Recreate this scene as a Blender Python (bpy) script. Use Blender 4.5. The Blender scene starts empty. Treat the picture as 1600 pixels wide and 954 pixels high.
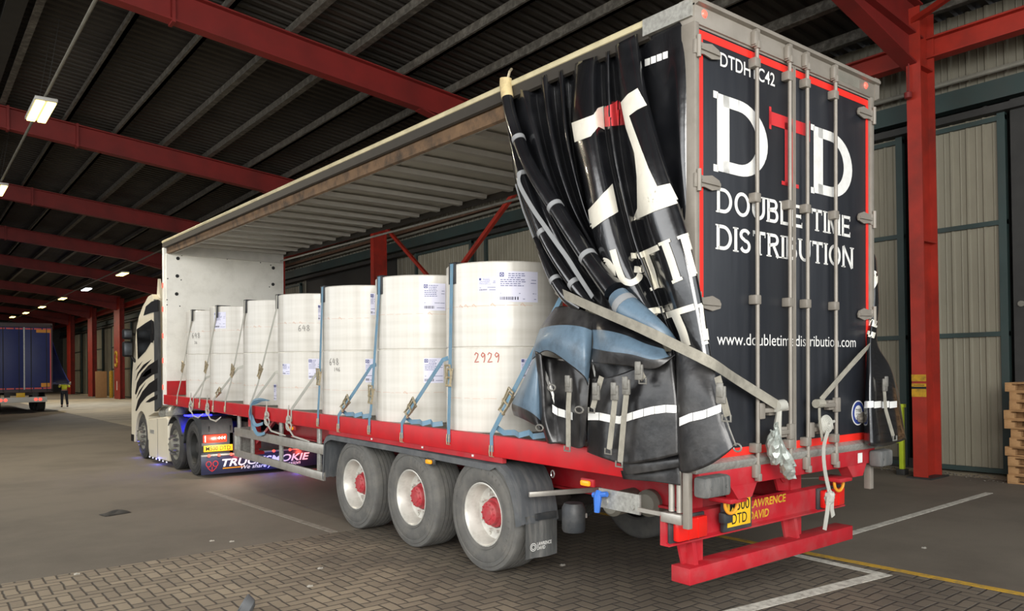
import bpy, bmesh, math, random
from math import sin, cos, pi, radians
from mathutils import Vector, Matrix
from mathutils.bvhtree import BVHTree

random.seed(7)
scene = bpy.context.scene
COL = scene.collection

# ------------------------------------------------------------------ camera
# trailer frame: x to the offside, y towards the tractor, z up, origin under the near rear corner
CAM_T = Vector((-4.2662, -3.3557, 2.0102))
YAW, PITCH, ROLL, FPX, PY = 0.6725, -0.0017, -0.0026, 1202.73, 564.34
TILT = 0.016                                     # the coupled trailer sits slightly nose-up
WT = Matrix.Translation((0, 3.8, 0)) @ Matrix.Rotation(TILT, 4, 'X') @ Matrix.Translation((0, -3.8, 0))
IDM = Matrix.Identity(4)
_f = Vector((sin(YAW) * cos(PITCH), cos(YAW) * cos(PITCH), sin(PITCH)))
_r = _f.cross(Vector((0, 0, 1))).normalized()
_u = _r.cross(_f)
_r2 = _r * cos(ROLL) + _u * sin(ROLL)
_u2 = -_r * sin(ROLL) + _u * cos(ROLL)
cam_data = bpy.data.cameras.new('camera')
cam = bpy.data.objects.new('camera', cam_data)
COL.objects.link(cam)
cam_m = Matrix(((_r2.x, _u2.x, -_f.x, CAM_T.x), (_r2.y, _u2.y, -_f.y, CAM_T.y), (_r2.z, _u2.z, -_f.z, CAM_T.z), (0, 0, 0, 1)))
cam.matrix_world = WT @ cam_m
cam_data.sensor_width = 36.0
cam_data.lens = FPX / 1600 * 36
cam_data.shift_y = (PY - 477) / 1600
cam_data.clip_end = 400
scene.camera = cam

# ------------------------------------------------------------------ light and view
scene.view_settings.view_transform = 'Standard'
scene.view_settings.look = 'None'
scene.view_settings.exposure = 0.75
scene.view_settings.gamma = 1.0
scene.view_settings.use_curve_mapping = False
world = bpy.data.worlds.new('overcast_sky')
scene.world = world
world.use_nodes = True
wn = world.node_tree.nodes
wn['Background'].inputs[0].default_value = (0.93, 0.97, 1.0, 1)
wn['Background'].inputs[1].default_value = 1.25


def area_light(name, loc, target, sx, sy, power, color=(1, 1, 1)):
    d = bpy.data.lights.new(name, 'AREA')
    d.shape = 'RECTANGLE'
    d.size, d.size_y, d.energy, d.color = sx, sy, power, color
    o = bpy.data.objects.new(name, d)
    COL.objects.link(o)
    o.location = loc
    o.rotation_euler = (Vector(target) - Vector(loc)).to_track_quat('-Z', 'Y').to_euler()
    return o


# daylight coming through the tall open gable doorway behind the camera and the open nearside of the shed
area_light('gable_daylight', (-8, -9, 5.2), (-1, 6, 0.8), 10, 6, 1250, (1.0, 0.97, 0.92))
area_light('side_daylight', (-14.5, 8, 6.2), (-2, 8, 0.2), 24, 5, 520, (1.0, 0.98, 0.95))


# ------------------------------------------------------------------ helpers
def ray_t(px, py):
    return _f + _r2 * ((px - 800) / FPX) + _u2 * ((PY - py) / FPX)


def hit(px, py, ax, v):
    """point of the trailer frame where the line of sight meets the plane axis = v"""
    d = ray_t(px, py)
    return CAM_T + d * ((v - CAM_T[ax]) / d[ax])


def hitw(px, py, ax, v):
    c = WT @ CAM_T
    d = WT.to_3x3() @ ray_t(px, py)
    return c + d * ((v - c[ax]) / d[ax])


class MB:
    def __init__(s):
        s.bm = bmesh.new()
        s.mi = 0

    def _mark(s, faces):
        for f in faces:
            f.material_index = s.mi
        return s

    def box(s, a, b, bev=0.0, rot=None):
        a, b = Vector(a), Vector(b)
        c = (a + b) / 2
        d = b - a
        M = Matrix.Translation(c)
        if rot is not None:
            M = M @ rot
        M = M @ Matrix.Diagonal((abs(d.x), abs(d.y), abs(d.z), 1))
        g = bmesh.ops.create_cube(s.bm, size=1, matrix=M)
        fs = set(f for v in g['verts'] for f in v.link_faces)
        s._mark(fs)
        if bev > 0:
            es = list(set(e for v in g['verts'] for e in v.link_edges))
            r = bmesh.ops.bevel(s.bm, geom=es, offset=bev, segments=2, affect='EDGES', profile=0.5)
            s._mark(r['faces'])
        return s

    def bar(s, p, q, w, h, up=(0, 0, 1), bev=0.0):
        p, q = Vector(p), Vector(q)
        d = q - p
        L = d.length
        y = d.normalized()
        x = y.cross(Vector(up))
        if x.length < 1e-4:
            x = y.cross(Vector((1, 0, 0)))
        x.normalize()
        z = x.cross(y)
        M = Matrix(((x.x, y.x, z.x, 0), (x.y, y.y, z.y, 0), (x.z, y.z, z.z, 0), (0, 0, 0, 1)))
        M = Matrix.Translation((p + q) / 2) @ M @ Matrix.Diagonal((w, L, h, 1))
        g = bmesh.ops.create_cube(s.bm, size=1, matrix=M)
        s._mark(set(f for v in g['verts'] for f in v.link_faces))
        if bev > 0:
            es = list(set(e for v in g['verts'] for e in v.link_edges))
            r = bmesh.ops.bevel(s.bm, geom=es, offset=bev, segments=2, affect='EDGES', profile=0.5)
            s._mark(r['faces'])
        return s

    def tube(s, pts, r, n=10, cap=True, closed=False):
        pts = [Vector(p) for p in pts]
        N = len(pts)
        rr = r if isinstance(r, (list, tuple)) else [r] * N
        rings = []
        nrm = None
        for i in range(N):
            if closed:
                t = pts[(i + 1) % N] - pts[i - 1]
            else:
                t = pts[min(i + 1, N - 1)] - pts[max(i - 1, 0)]
            t.normalize()
            if nrm is None:
                nrm = t.orthogonal().normalized()
            else:
                nrm = (nrm - t * nrm.dot(t))
                if nrm.length < 1e-5:
                    nrm = t.orthogonal()
                nrm.normalize()
            b = t.cross(nrm)
            rings.append([s.bm.verts.new(pts[i] + (nrm * cos(2 * pi * k / n) + b * sin(2 * pi * k / n)) * rr[i]) for k in range(n)])
        fs = []
        for i in range(N if closed else N - 1):
            A, B = rings[i], rings[(i + 1) % N]
            for k in range(n):
                fs.append(s.bm.faces.new((A[k], A[(k + 1) % n], B[(k + 1) % n], B[k])))
        if cap and not closed:
            fs.append(s.bm.faces.new(rings[0][::-1]))
            fs.append(s.bm.faces.new(rings[-1]))
        return s._mark(fs)

    def cyl(s, p, q, r, n=20, r2=None):
        return s.tube([p, q], [r, r if r2 is None else r2], n)

    def lathe(s, prof, o, ax, n=32, cap0=True, cap1=True, a0=0.0, a1=2 * pi):
        """prof = [(radius, distance along axis)]"""
        o, ax = Vector(o), Vector(ax).normalized()
        x = ax.orthogonal().normalized()
        y = ax.cross(x)
        full = abs(a1 - a0 - 2 * pi) < 1e-6
        m = n if full else n + 1
        rings = []
        for (r, h) in prof:
            if r < 1e-6:
                v = s.bm.verts.new(o + ax * h)
                rings.append([v] * m)
            else:
                rings.append([s.bm.verts.new(o + ax * h + (x * cos(a0 + (a1 - a0) * k / n) + y * sin(a0 + (a1 - a0) * k / n)) * r) for k in range(m)])
        fs = []
        for A, B in zip(rings, rings[1:]):
            for k in range(n):
                k2 = (k + 1) % m
                vs = []
                for v in (A[k], A[k2], B[k2], B[k]):
                    if v not in vs:
                        vs.append(v)
                if len(vs) > 2:
                    fs.append(s.bm.faces.new(vs))
        if full and cap0 and prof[0][0] > 1e-6:
            fs.append(s.bm.faces.new(rings[0][::-1]))
        if full and cap1 and prof[-1][0] > 1e-6:
            fs.append(s.bm.faces.new(rings[-1]))
        return s._mark(fs)

    def prism(s, poly, ext):
        """poly: 3-D outline; ext: extrusion vector"""
        ext = Vector(ext)
        A = [s.bm.verts.new(Vector(p)) for p in poly]
        B = [s.bm.verts.new(Vector(p) + ext) for p in poly]
        n = len(A)
        fs = [s.bm.faces.new(A[::-1]), s.bm.faces.new(B)]
        for k in range(n):
            fs.append(s.bm.faces.new((A[k], A[(k + 1) % n], B[(k + 1) % n], B[k])))
        return s._mark(fs)

    def grid(s, P, closed_u=False):
        V = [[s.bm.verts.new(Vector(p)) for p in row] for row in P]
        fs = []
        nr = len(V)
        for i in range(nr if closed_u else nr - 1):
            A, B = V[i], V[(i + 1) % nr]
            for j in range(len(A) - 1):
                fs.append(s.bm.faces.new((A[j], A[j + 1], B[j + 1], B[j])))
        return s._mark(fs)

    def face(s, pts):
        return s._mark([s.bm.faces.new([s.bm.verts.new(Vector(p)) for p in pts])])

    def strap(s, pts, w, wdir, t=0.005):
        """flat webbing along pts; wdir = direction of its width"""
        pts = [Vector(p) for p in pts]
        N = len(pts)
        rows = []
        for i in range(N):
            d = (pts[min(i + 1, N - 1)] - pts[max(i - 1, 0)]).normalized()
            wd = Vector(wdir[i] if isinstance(wdir, list) else wdir)
            wd = (wd - d * wd.dot(d)).normalized()
            nn = d.cross(wd)
            a = pts[i]
            rows.append([s.bm.verts.new(a + wd * w / 2 * e + nn * t / 2 * g) for e, g in ((-1, -1), (1, -1), (1, 1), (-1, 1))])
        fs = []
        for A, B in zip(rows, rows[1:]):
            for k in range(4):
                fs.append(s.bm.faces.new((A[k], A[(k + 1) % 4], B[(k + 1) % 4], B[k])))
        fs.append(s.bm.faces.new(rows[0][::-1]))
        fs.append(s.bm.faces.new(rows[-1]))
        return s._mark(fs)

    def mesh(s, name, mats, smooth=35):
        bmesh.ops.recalc_face_normals(s.bm, faces=s.bm.faces)
        me = bpy.data.meshes.new(name)
        s.bm.to_mesh(me)
        s.bm.free()
        for m in (mats if isinstance(mats, (list, tuple)) else [mats]):
            me.materials.append(m)
        if smooth:
            me.polygons.foreach_set('use_smooth', [True] * len(me.polygons))
            me.set_sharp_from_angle(angle=radians(smooth))
        return me

    def part(s, name, mats, parent, smooth=35, label=None):
        o = bpy.data.objects.new(name, s.mesh(name, mats, smooth))
        COL.objects.link(o)
        o.parent = parent
        if label:
            o['label'] = label
        return o

    def top(s, name, mats, frame=IDM, smooth=35):
        """one-mesh top-level object; vertices are in the given frame, origin moves to the base"""
        xs = [v.co for v in s.bm.verts]
        lo = Vector((min(v.x for v in xs), min(v.y for v in xs), min(v.z for v in xs)))
        hi = Vector((max(v.x for v in xs), max(v.y for v in xs), max(v.z for v in xs)))
        c = Vector(((lo.x + hi.x) / 2, (lo.y + hi.y) / 2, lo.z))
        bmesh.ops.translate(s.bm, verts=s.bm.verts, vec=-c)
        o = bpy.data.objects.new(name, s.mesh(name, mats, smooth))
        COL.objects.link(o)
        o.matrix_world = frame @ Matrix.Translation(c)
        return o


def tag(o, label, cat, group=None, kind=None):
    if label:
        o['label'] = label
    if cat:
        o['category'] = cat
    if group:
        o['group'] = group
    if kind:
        o['kind'] = kind
    return o


def struct(o):
    o['kind'] = 'structure'
    return o


def thing(name, label, cat, loc=(0, 0, 0), rz=0.0, frame=IDM, group=None):
    o = bpy.data.objects.new(name, None)
    o.empty_display_size = 0.2
    COL.objects.link(o)
    o.matrix_world = frame @ Matrix.Translation(loc) @ Matrix.Rotation(rz, 4, 'Z')
    return tag(o, label, cat, group)


def dup(root, mw, label=None, group=None):
    r = root.copy()
    COL.objects.link(r)
    r.matrix_world = mw
    if label:
        r['label'] = label
    if group:
        r['group'] = group
    for ch in list(root.children):
        c = ch.copy()
        COL.objects.link(c)
        c.parent = r
        for g in list(ch.children):
            d = g.copy()
            COL.objects.link(d)
            d.parent = c
    return r


# ------------------------------------------------------------------ materials
def srgb(r, g, b):
    def c(v):
        v /= 255.0
        return v / 12.92 if v <= 0.04045 else ((v + 0.055) / 1.055) ** 2.4
    return (c(r), c(g), c(b), 1)


MATS = {}


def mat(name, rgb, rough=0.6, metal=0.0, var=0.0, vscale=6.0, dirt=None, dirt_amt=0.0, dscale=3.0, bump=0.0, bscale=60.0,
        emit=None, estr=0.0, coat=0.0, spec=0.5, stretch=(1, 1, 1), trans=0.0):
    m = bpy.data.materials.new(name)
    m.use_nodes = True
    nt = m.node_tree
    b = nt.nodes['Principled BSDF']
    base = srgb(*rgb)
    b.inputs['Base Color'].default_value = base
    b.inputs['Roughness'].default_value = rough
    b.inputs['Metallic'].default_value = metal
    b.inputs['Specular IOR Level'].default_value = spec
    b.inputs['Coat Weight'].default_value = coat
    if trans:
        b.inputs['Transmission Weight'].default_value = trans
    if emit:
        b.inputs['Emission Color'].default_value = srgb(*emit)
        b.inputs['Emission Strength'].default_value = estr
    if var or dirt or bump:
        tc = nt.nodes.new('ShaderNodeTexCoord')
        mp = nt.nodes.new('ShaderNodeMapping')
        mp.inputs['Scale'].default_value = stretch
        nt.links.new(tc.outputs['Object'], mp.inputs[0])
        src = None
        if var:
            n = nt.nodes.new('ShaderNodeTexNoise')
            n.inputs['Scale'].default_value = vscale
            n.inputs['Detail'].default_value = 6
            nt.links.new(mp.outputs[0], n.inputs['Vector'])
            r = nt.nodes.new('ShaderNodeMapRange')
            r.inputs[1].default_value, r.inputs[2].default_value = 0.3, 0.7
            r.inputs[3].default_value, r.inputs[4].default_value = 1 - var, 1 + var
            nt.links.new(n.outputs['Fac'], r.inputs[0])
            mx = nt.nodes.new('ShaderNodeMix')
            mx.data_type = 'RGBA'
            mx.blend_type = 'MULTIPLY'
            mx.inputs[0].default_value = 1
            mx.inputs[6].default_value = base
            cmb = nt.nodes.new('ShaderNodeCombineColor')
            for k in range(3):
                nt.links.new(r.outputs[0], cmb.inputs[k])
            nt.links.new(cmb.outputs[0], mx.inputs[7])
            src = mx.outputs[2]
        if dirt:
            n = nt.nodes.new('ShaderNodeTexNoise')
            n.inputs['Scale'].default_value = dscale
            n.inputs['Detail'].default_value = 9
            n.inputs['Roughness'].default_value = 0.65
            nt.links.new(mp.outputs[0], n.inputs['Vector'])
            r = nt.nodes.new('ShaderNodeMapRange')
            r.inputs[1].default_value, r.inputs[2].default_value = 0.45, 0.72
            r.inputs[3].default_value, r.inputs[4].default_value = 0, dirt_amt
            nt.links.new(n.outputs['Fac'], r.inputs[0])
            mx = nt.nodes.new('ShaderNodeMix')
            mx.data_type = 'RGBA'
            nt.links.new(r.outputs[0], mx.inputs[0])
            if src:
                nt.links.new(src, mx.inputs[6])
            else:
                mx.inputs[6].default_value = base
            mx.inputs[7].default_value = srgb(*dirt)
            src = mx.outputs[2]
        if src:
            nt.links.new(src, b.inputs['Base Color'])
        if bump:
            n = nt.nodes.new('ShaderNodeTexNoise')
            n.inputs['Scale'].default_value = bscale
            n.inputs['Detail'].default_value = 4
            nt.links.new(mp.outputs[0], n.inputs['Vector'])
            bp = nt.nodes.new('ShaderNodeBump')
            bp.inputs['Strength'].default_value = bump
            bp.inputs['Distance'].default_value = 0.01
            nt.links.new(n.outputs['Fac'], bp.inputs['Height'])
            nt.links.new(bp.outputs[0], b.inputs['Normal'])
    MATS[name] = m
    return m


M = MATS
mat('steel_red', (160, 40, 24), 0.55, var=0.18, vscale=2.5, dirt=(60, 34, 26), dirt_amt=0.5, dscale=1.5)
mat('roof_red', (124, 30, 26), 0.6, var=0.15, vscale=1.5, dirt=(70, 28, 24), dirt_amt=0.4, dscale=0.8)
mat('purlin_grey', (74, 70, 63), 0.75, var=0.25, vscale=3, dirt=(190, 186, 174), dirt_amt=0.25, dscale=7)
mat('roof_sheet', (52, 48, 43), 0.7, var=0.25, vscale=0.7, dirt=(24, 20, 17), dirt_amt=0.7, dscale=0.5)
mat('cladding', (120, 116, 102), 0.6, var=0.12, vscale=1.2, dirt=(96, 90, 78), dirt_amt=0.6, dscale=0.9, stretch=(1, 1, 0.35))
mat('cladding_pale', (136, 131, 114), 0.6, var=0.1, vscale=1.2, dirt=(110, 104, 90), dirt_amt=0.6, dscale=1.1, stretch=(1, 1, 0.35))
mat('green_steel', (46, 64, 62), 0.55, var=0.15, vscale=4, dirt=(48, 48, 44), dirt_amt=0.6, dscale=2)
mat('dark_steel', (44, 44, 42), 0.6, var=0.2, vscale=4)
mat('pipe_grey', (120, 118, 108), 0.6, var=0.15, vscale=4)
mat('shutter_dark', (40, 40, 38), 0.6)
mat('yellow_paint', (196, 150, 30), 0.7, var=0.1, dirt=(90, 72, 40), dirt_amt=0.7, dscale=9)
mat('lime_paint', (176, 196, 40), 0.55, var=0.1)
mat('black_paint', (22, 22, 22), 0.6)
# ------------------------------------------------------------------ shed: floor, roof, walls
def paving_material():
    m = bpy.data.materials.new('herringbone_paving')
    m.use_nodes = True
    nt = m.node_tree
    N, L = nt.nodes, nt.links
    b = N['Principled BSDF']
    b.inputs['Roughness'].default_value = 0.72

    def mth(op, a, c=None, d=None):
        n = N.new('ShaderNodeMath')
        n.operation = op
        for i, v in enumerate((a, c, d)):
            if v is None:
                continue
            if isinstance(v, (int, float)):
                n.inputs[i].default_value = v
            else:
                L.new(v, n.inputs[i])
        return n.outputs[0]
    tc = N.new('ShaderNodeTexCoord')
    wob = N.new('ShaderNodeTexNoise')
    wob.inputs['Scale'].default_value = 3.5
    L.new(tc.outputs['Object'], wob.inputs['Vector'])
    sep = N.new('ShaderNodeSeparateXYZ')
    L.new(tc.outputs['Object'], sep.inputs[0])
    wv = mth('MULTIPLY', mth('SUBTRACT', wob.outputs['Fac'], 0.5), 0.35)
    u = mth('ADD', mth('MULTIPLY', sep.outputs[0], 9.0), mth('ADD', wv, 900.0))
    v = mth('ADD', mth('MULTIPLY', sep.outputs[1], 9.0), mth('ADD', wv, 500.0))
    i, j = mth('FLOOR', u), mth('FLOOR', v)
    fx, fy = mth('SUBTRACT', u, i), mth('SUBTRACT', v, j)
    mm = mth('FLOORED_MODULO', mth('ADD', mth('SUBTRACT', i, j), 0.01), 4.0)
    k = mth('FLOOR', mm)

    def edge(d, ban):
        same = mth('COMPARE', k, float(ban), 0.1)
        return mth('ADD', d, same)
    dist = mth('MINIMUM', mth('MINIMUM', edge(fx, 1), edge(mth('SUBTRACT', 1.0, fx), 0)),
               mth('MINIMUM', edge(fy, 2), edge(mth('SUBTRACT', 1.0, fy), 3)))
    oi = mth('SUBTRACT', i, mth('COMPARE', k, 1.0, 0.1))
    oj = mth('SUBTRACT', j, mth('COMPARE', k, 2.0, 0.1))
    cv = N.new('ShaderNodeCombineXYZ')
    L.new(oi, cv.inputs[0])
    L.new(oj, cv.inputs[1])
    wnz = N.new('ShaderNodeTexWhiteNoise')
    L.new(cv.outputs[0], wnz.inputs['Vector'])
    joint = N.new('ShaderNodeMapRange')
    joint.inputs[1].default_value, joint.inputs[2].default_value = 0.02, 0.12
    L.new(dist, joint.inputs[0])
    big = N.new('ShaderNodeTexNoise')
    big.inputs['Scale'].default_value = 0.9
    big.inputs['Detail'].default_value = 8
    L.new(tc.outputs['Object'], big.inputs['Vector'])
    fine = N.new('ShaderNodeTexNoise')
    fine.inputs['Scale'].default_value = 45
    fine.inputs['Detail'].default_value = 5
    L.new(tc.outputs['Object'], fine.inputs['Vector'])
    tone = mth('ADD', mth('MULTIPLY', wnz.outputs['Value'], 0.3), mth('ADD', mth('MULTIPLY', big.outputs['Fac'], 0.9), mth('MULTIPLY', fine.outputs['Fac'], 0.25)))
    ramp = N.new('ShaderNodeMapRange')
    ramp.inputs[1].default_value, ramp.inputs[2].default_value = 0.35, 1.1
    L.new(tone, ramp.inputs[0])
    mx = N.new('ShaderNodeMix')
    mx.data_type = 'RGBA'
    mx.inputs[6].default_value = srgb(112, 101, 87)
    mx.inputs[7].default_value = srgb(172, 156, 132)
    L.new(ramp.outputs[0], mx.inputs[0])
    m2 = N.new('ShaderNodeMix')
    m2.data_type = 'RGBA'
    m2.inputs[6].default_value = srgb(70, 64, 56)
    L.new(joint.outputs[0], m2.inputs[0])
    L.new(mx.outputs[2], m2.inputs[7])
    # greasy wheel-track grime against dusty, sandy bricks; also paints in dimmer light towards +x
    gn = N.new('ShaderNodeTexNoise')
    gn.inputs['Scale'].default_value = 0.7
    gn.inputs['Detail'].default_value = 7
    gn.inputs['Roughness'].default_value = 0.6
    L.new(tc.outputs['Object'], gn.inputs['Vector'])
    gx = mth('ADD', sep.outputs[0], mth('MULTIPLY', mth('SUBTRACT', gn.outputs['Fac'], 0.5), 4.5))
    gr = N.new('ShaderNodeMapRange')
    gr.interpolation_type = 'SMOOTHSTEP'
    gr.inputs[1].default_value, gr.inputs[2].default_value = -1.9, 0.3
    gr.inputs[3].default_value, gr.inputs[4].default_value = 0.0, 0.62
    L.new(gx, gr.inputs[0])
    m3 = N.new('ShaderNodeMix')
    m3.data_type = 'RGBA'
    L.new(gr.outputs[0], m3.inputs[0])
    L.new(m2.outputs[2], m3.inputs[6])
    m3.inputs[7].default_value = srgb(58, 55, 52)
    L.new(m3.outputs[2], b.inputs['Base Color'])
    bp = N.new('ShaderNodeBump')
    bp.inputs['Strength'].default_value = 0.6
    bp.inputs['Distance'].default_value = 0.012
    L.new(joint.outputs[0], bp.inputs['Height'])
    L.new(bp.outputs[0], b.inputs['Normal'])
    return m


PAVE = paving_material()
ASPH = mat('asphalt', (116, 108, 96), 0.75, var=0.14, vscale=90, dirt=(84, 77, 68), dirt_amt=0.75, dscale=0.45, bump=0.25, bscale=140)
CONC = mat('worn_concrete', (182, 170, 146), 0.75, var=0.12, vscale=2, dirt=(112, 104, 92), dirt_amt=0.6, dscale=0.6)
mat('worn_white_paint', (206, 202, 190), 0.8, var=0.1, dirt=(112, 104, 94), dirt_amt=0.85, dscale=14)
mat('worn_yellow_paint', (196, 154, 44), 0.8, var=0.1, dirt=(108, 98, 76), dirt_amt=0.9, dscale=12)
mat('faded_white_paint', (148, 141, 129), 0.8, dirt=(110, 102, 93), dirt_amt=1.0, dscale=10)

# floor: one slab, block paving up to y = 5, asphalt beyond
mb = MB()
mb.face([(-40, 5.05, 0), (9.8, 5.05, 0), (9.8, 130, 0), (-40, 130, 0)])
mb.face([(2.95, -30, 0), (9.8, -30, 0), (9.8, 5.05, 0), (2.95, 5.05, 0)])
mb.mi = 2
mb.face([(9.8, -30, 0), (12.5, -30, 0), (12.5, 130, 0), (9.8, 130, 0)])
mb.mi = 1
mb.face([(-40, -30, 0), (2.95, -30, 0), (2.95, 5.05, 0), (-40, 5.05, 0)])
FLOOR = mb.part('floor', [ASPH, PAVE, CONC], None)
struct(FLOOR)

# concrete further up the shed, its pool of light painted in as a paler tone
mb = MB()
mb.box((2.35, 27, 0.0), (9.6, 66, 0.006))
struct(mb.part('floor_light_patch', CONC, None))


PAINT_Z = [0.002]


def paint(name, pts, m, label):
    b = MB()
    PAINT_Z[0] += 0.0004
    b.prism([(x, y, 0.001) for x, y in pts], (0, 0, PAINT_Z[0]))
    o = b.top(name, m)
    return tag(o, label, 'floor marking')


def line(name, p, q, w, m, label):
    p, q = Vector(p), Vector(q)
    n = (q - p).normalized()
    n = Vector((-n.y, n.x)) * w / 2
    return paint(name, [p + n, q + n, q - n, p - n], m, label)


line('yellow_floor_line', (2.9, 9.5), (2.95, -3.0), 0.1, M['worn_yellow_paint'], 'worn yellow line on the floor running out from under the trailer tail')
line('white_floor_line', (0.2, 0.30), (2.74, -0.0), 0.13, M['worn_white_paint'], 'worn white line on the paving nearest the camera, meeting the yellow line')
line('white_floor_line', (2.69, 0.0), (2.79, 1.15), 0.1, M['worn_white_paint'], 'short white line beside the yellow line under the rear bumper end')
line('white_floor_line', (3.6, 1.05), (8.25, 1.12), 0.1, M['worn_white_paint'], 'worn white line across the dark floor toward the pallets')
line('white_floor_line', (-0.24, 5.08), (-0.38, 9.4), 0.09, M['faded_white_paint'], 'faint white line on the asphalt beside the first trailer wheel')
line('white_floor_line', (5.4, 5.2), (8.15, 3.45), 0.1, M['faded_white_paint'], 'pale line on the floor behind the trailer near the red column')

RZ0, RS, RIDGE = 8.35, 0.105, -2.45             # underside of the rafters, roof slope, ridge line


def rz(x):
    return RZ0 - RS * abs(x - RIDGE) - RS * RIDGE * 0 + RS * abs(RIDGE)


# corrugated roof sheets, ribs running down the slope
def corrugated(name, m, y0, y1, xs, zoff, pitch=0.28, h=0.06):
    b = MB()
    ys = []
    y = y0
    while y < y1:
        for dy, dz in ((0, 0), (0.45, 0), (0.55, 1), (0.9, 1)):
            ys.append((y + dy * pitch, dz * h))
        y += pitch
    b.grid([[(x, yy, rz(x) + zoff + dz) for x in xs] for yy, dz in ys])
    return struct(b.part(name, m, None, smooth=0))


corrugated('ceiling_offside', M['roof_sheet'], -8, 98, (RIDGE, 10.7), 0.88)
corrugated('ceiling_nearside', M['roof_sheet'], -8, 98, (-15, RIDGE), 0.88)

# purlins
px = RIDGE + 0.3
k = 0
XP = [-0.55 + 1.29 * k for k in range(9)]
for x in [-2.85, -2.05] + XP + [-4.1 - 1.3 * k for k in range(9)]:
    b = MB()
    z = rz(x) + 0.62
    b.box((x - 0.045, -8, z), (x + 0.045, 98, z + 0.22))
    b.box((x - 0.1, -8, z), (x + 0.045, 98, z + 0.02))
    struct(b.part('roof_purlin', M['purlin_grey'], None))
# valley gutter along the ridge
b = MB()
b.box((-2.62, -8, rz(-2.45) + 0.56), (-2.28, 98, rz(-2.45) + 0.8))
struct(b.part('roof_ridge_channel', M['dark_steel'], None))

BAYS = [2.5, 11.55, 21.3, 30.7, 40.1, 49.6, 62.8, 73.6, 84.6, 95.0]
NTH = ['nearest', 'second', 'third', 'fourth', 'fifth', 'sixth', 'seventh', 'eighth', 'ninth', 'tenth']


def ibeam(b, p, q, w, h, tf=0.03, tw=0.02):
    p, q = Vector(p), Vector(q)
    up = Vector((0, 0, 1))
    b.bar(p + up * (h / 2 - tf / 2), q + up * (h / 2 - tf / 2), w, tf)
    b.bar(p - up * (h / 2 - tf / 2), q - up * (h / 2 - tf / 2), w, tf)
    b.bar(p, q, tw, h - 2 * tf)


for n, y in enumerate(BAYS):
    lbl = ('%s red steel roof beam' % NTH[n]) + ' counted from the trailer tail' + (', over the red column' if n == 0 else '')
    t = thing('roof_rafter', lbl, 'roof beam', (9.3, y, 0), 0, group='red roof beams')
    b = MB()
    z0 = rz(9.0) + 0.3
    ibeam(b, (0, 0, z0), (RIDGE - 9.3, 0, rz(RIDGE) + 0.3), 0.26, 0.6)
    b.part('rafter_span', M['roof_red'], t)
    b = MB()
    ibeam(b, (RIDGE - 9.3, 0, rz(RIDGE) + 0.3), (-15 - 9.3, 0, rz(-15) + 0.3), 0.26, 0.6)
    b.part('rafter_span', M['roof_red'], t)
    for xx in (-0.3, -1.95, -3.0):                  # bolted splice plates
        b = MB()
        b.box((xx - 9.3 - 0.03, -0.14, rz(xx) - 0.03), (xx - 9.3 + 0.03, 0.14, rz(xx) + 0.63))
        b.part('splice_plate', M['roof_red'], t)
    b = MB()                                        # haunch below the rafter at the column
    zz = rz(9.0)
    b.prism([(-0.1, -0.01, 6.9), (-0.1, -0.01, zz + 0.05), (-4.3, -0.01, rz(5.0) + 0.03)], (0, 0.02, 0))
    b.bar((-0.1, 0, 6.9), (-4.3, 0, rz(5.0) + 0.02), 0.26, 0.03)
    b.part('haunch', M['roof_red'], t)

COLS = [(2.5, 'red steel column with a yellow and black band behind the trailer tail, nearest the pallets'),
        (11.55, 'red steel column standing behind the trailer, hidden by the curtain'),
        (21.3, 'red steel column seen above the paper reels inside the open trailer'),
        (30.7, 'red steel column beyond the headboard of the open trailer'),
        (40.1, 'red steel column behind the cab of the striped tractor unit'),
        (49.6, 'dark red steel column further behind the striped tractor unit'),
        (62.8, 'red steel column with a yellow 3 painted on it'),
        (73.6, 'red steel column left of the one marked 3, beside the brown board'),
        (84.6, 'farthest red steel column, between the blue trailer and the brown board')]


def glyph3():
    return [(0.1, 0.85), (0.35, 1), (0.65, 0.95), (0.8, 0.75), (0.65, 0.55), (0.4, 0.52), (0.65, 0.5), (0.85, 0.25), (0.65, 0.03), (0.35, 0), (0.08, 0.15)]


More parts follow.
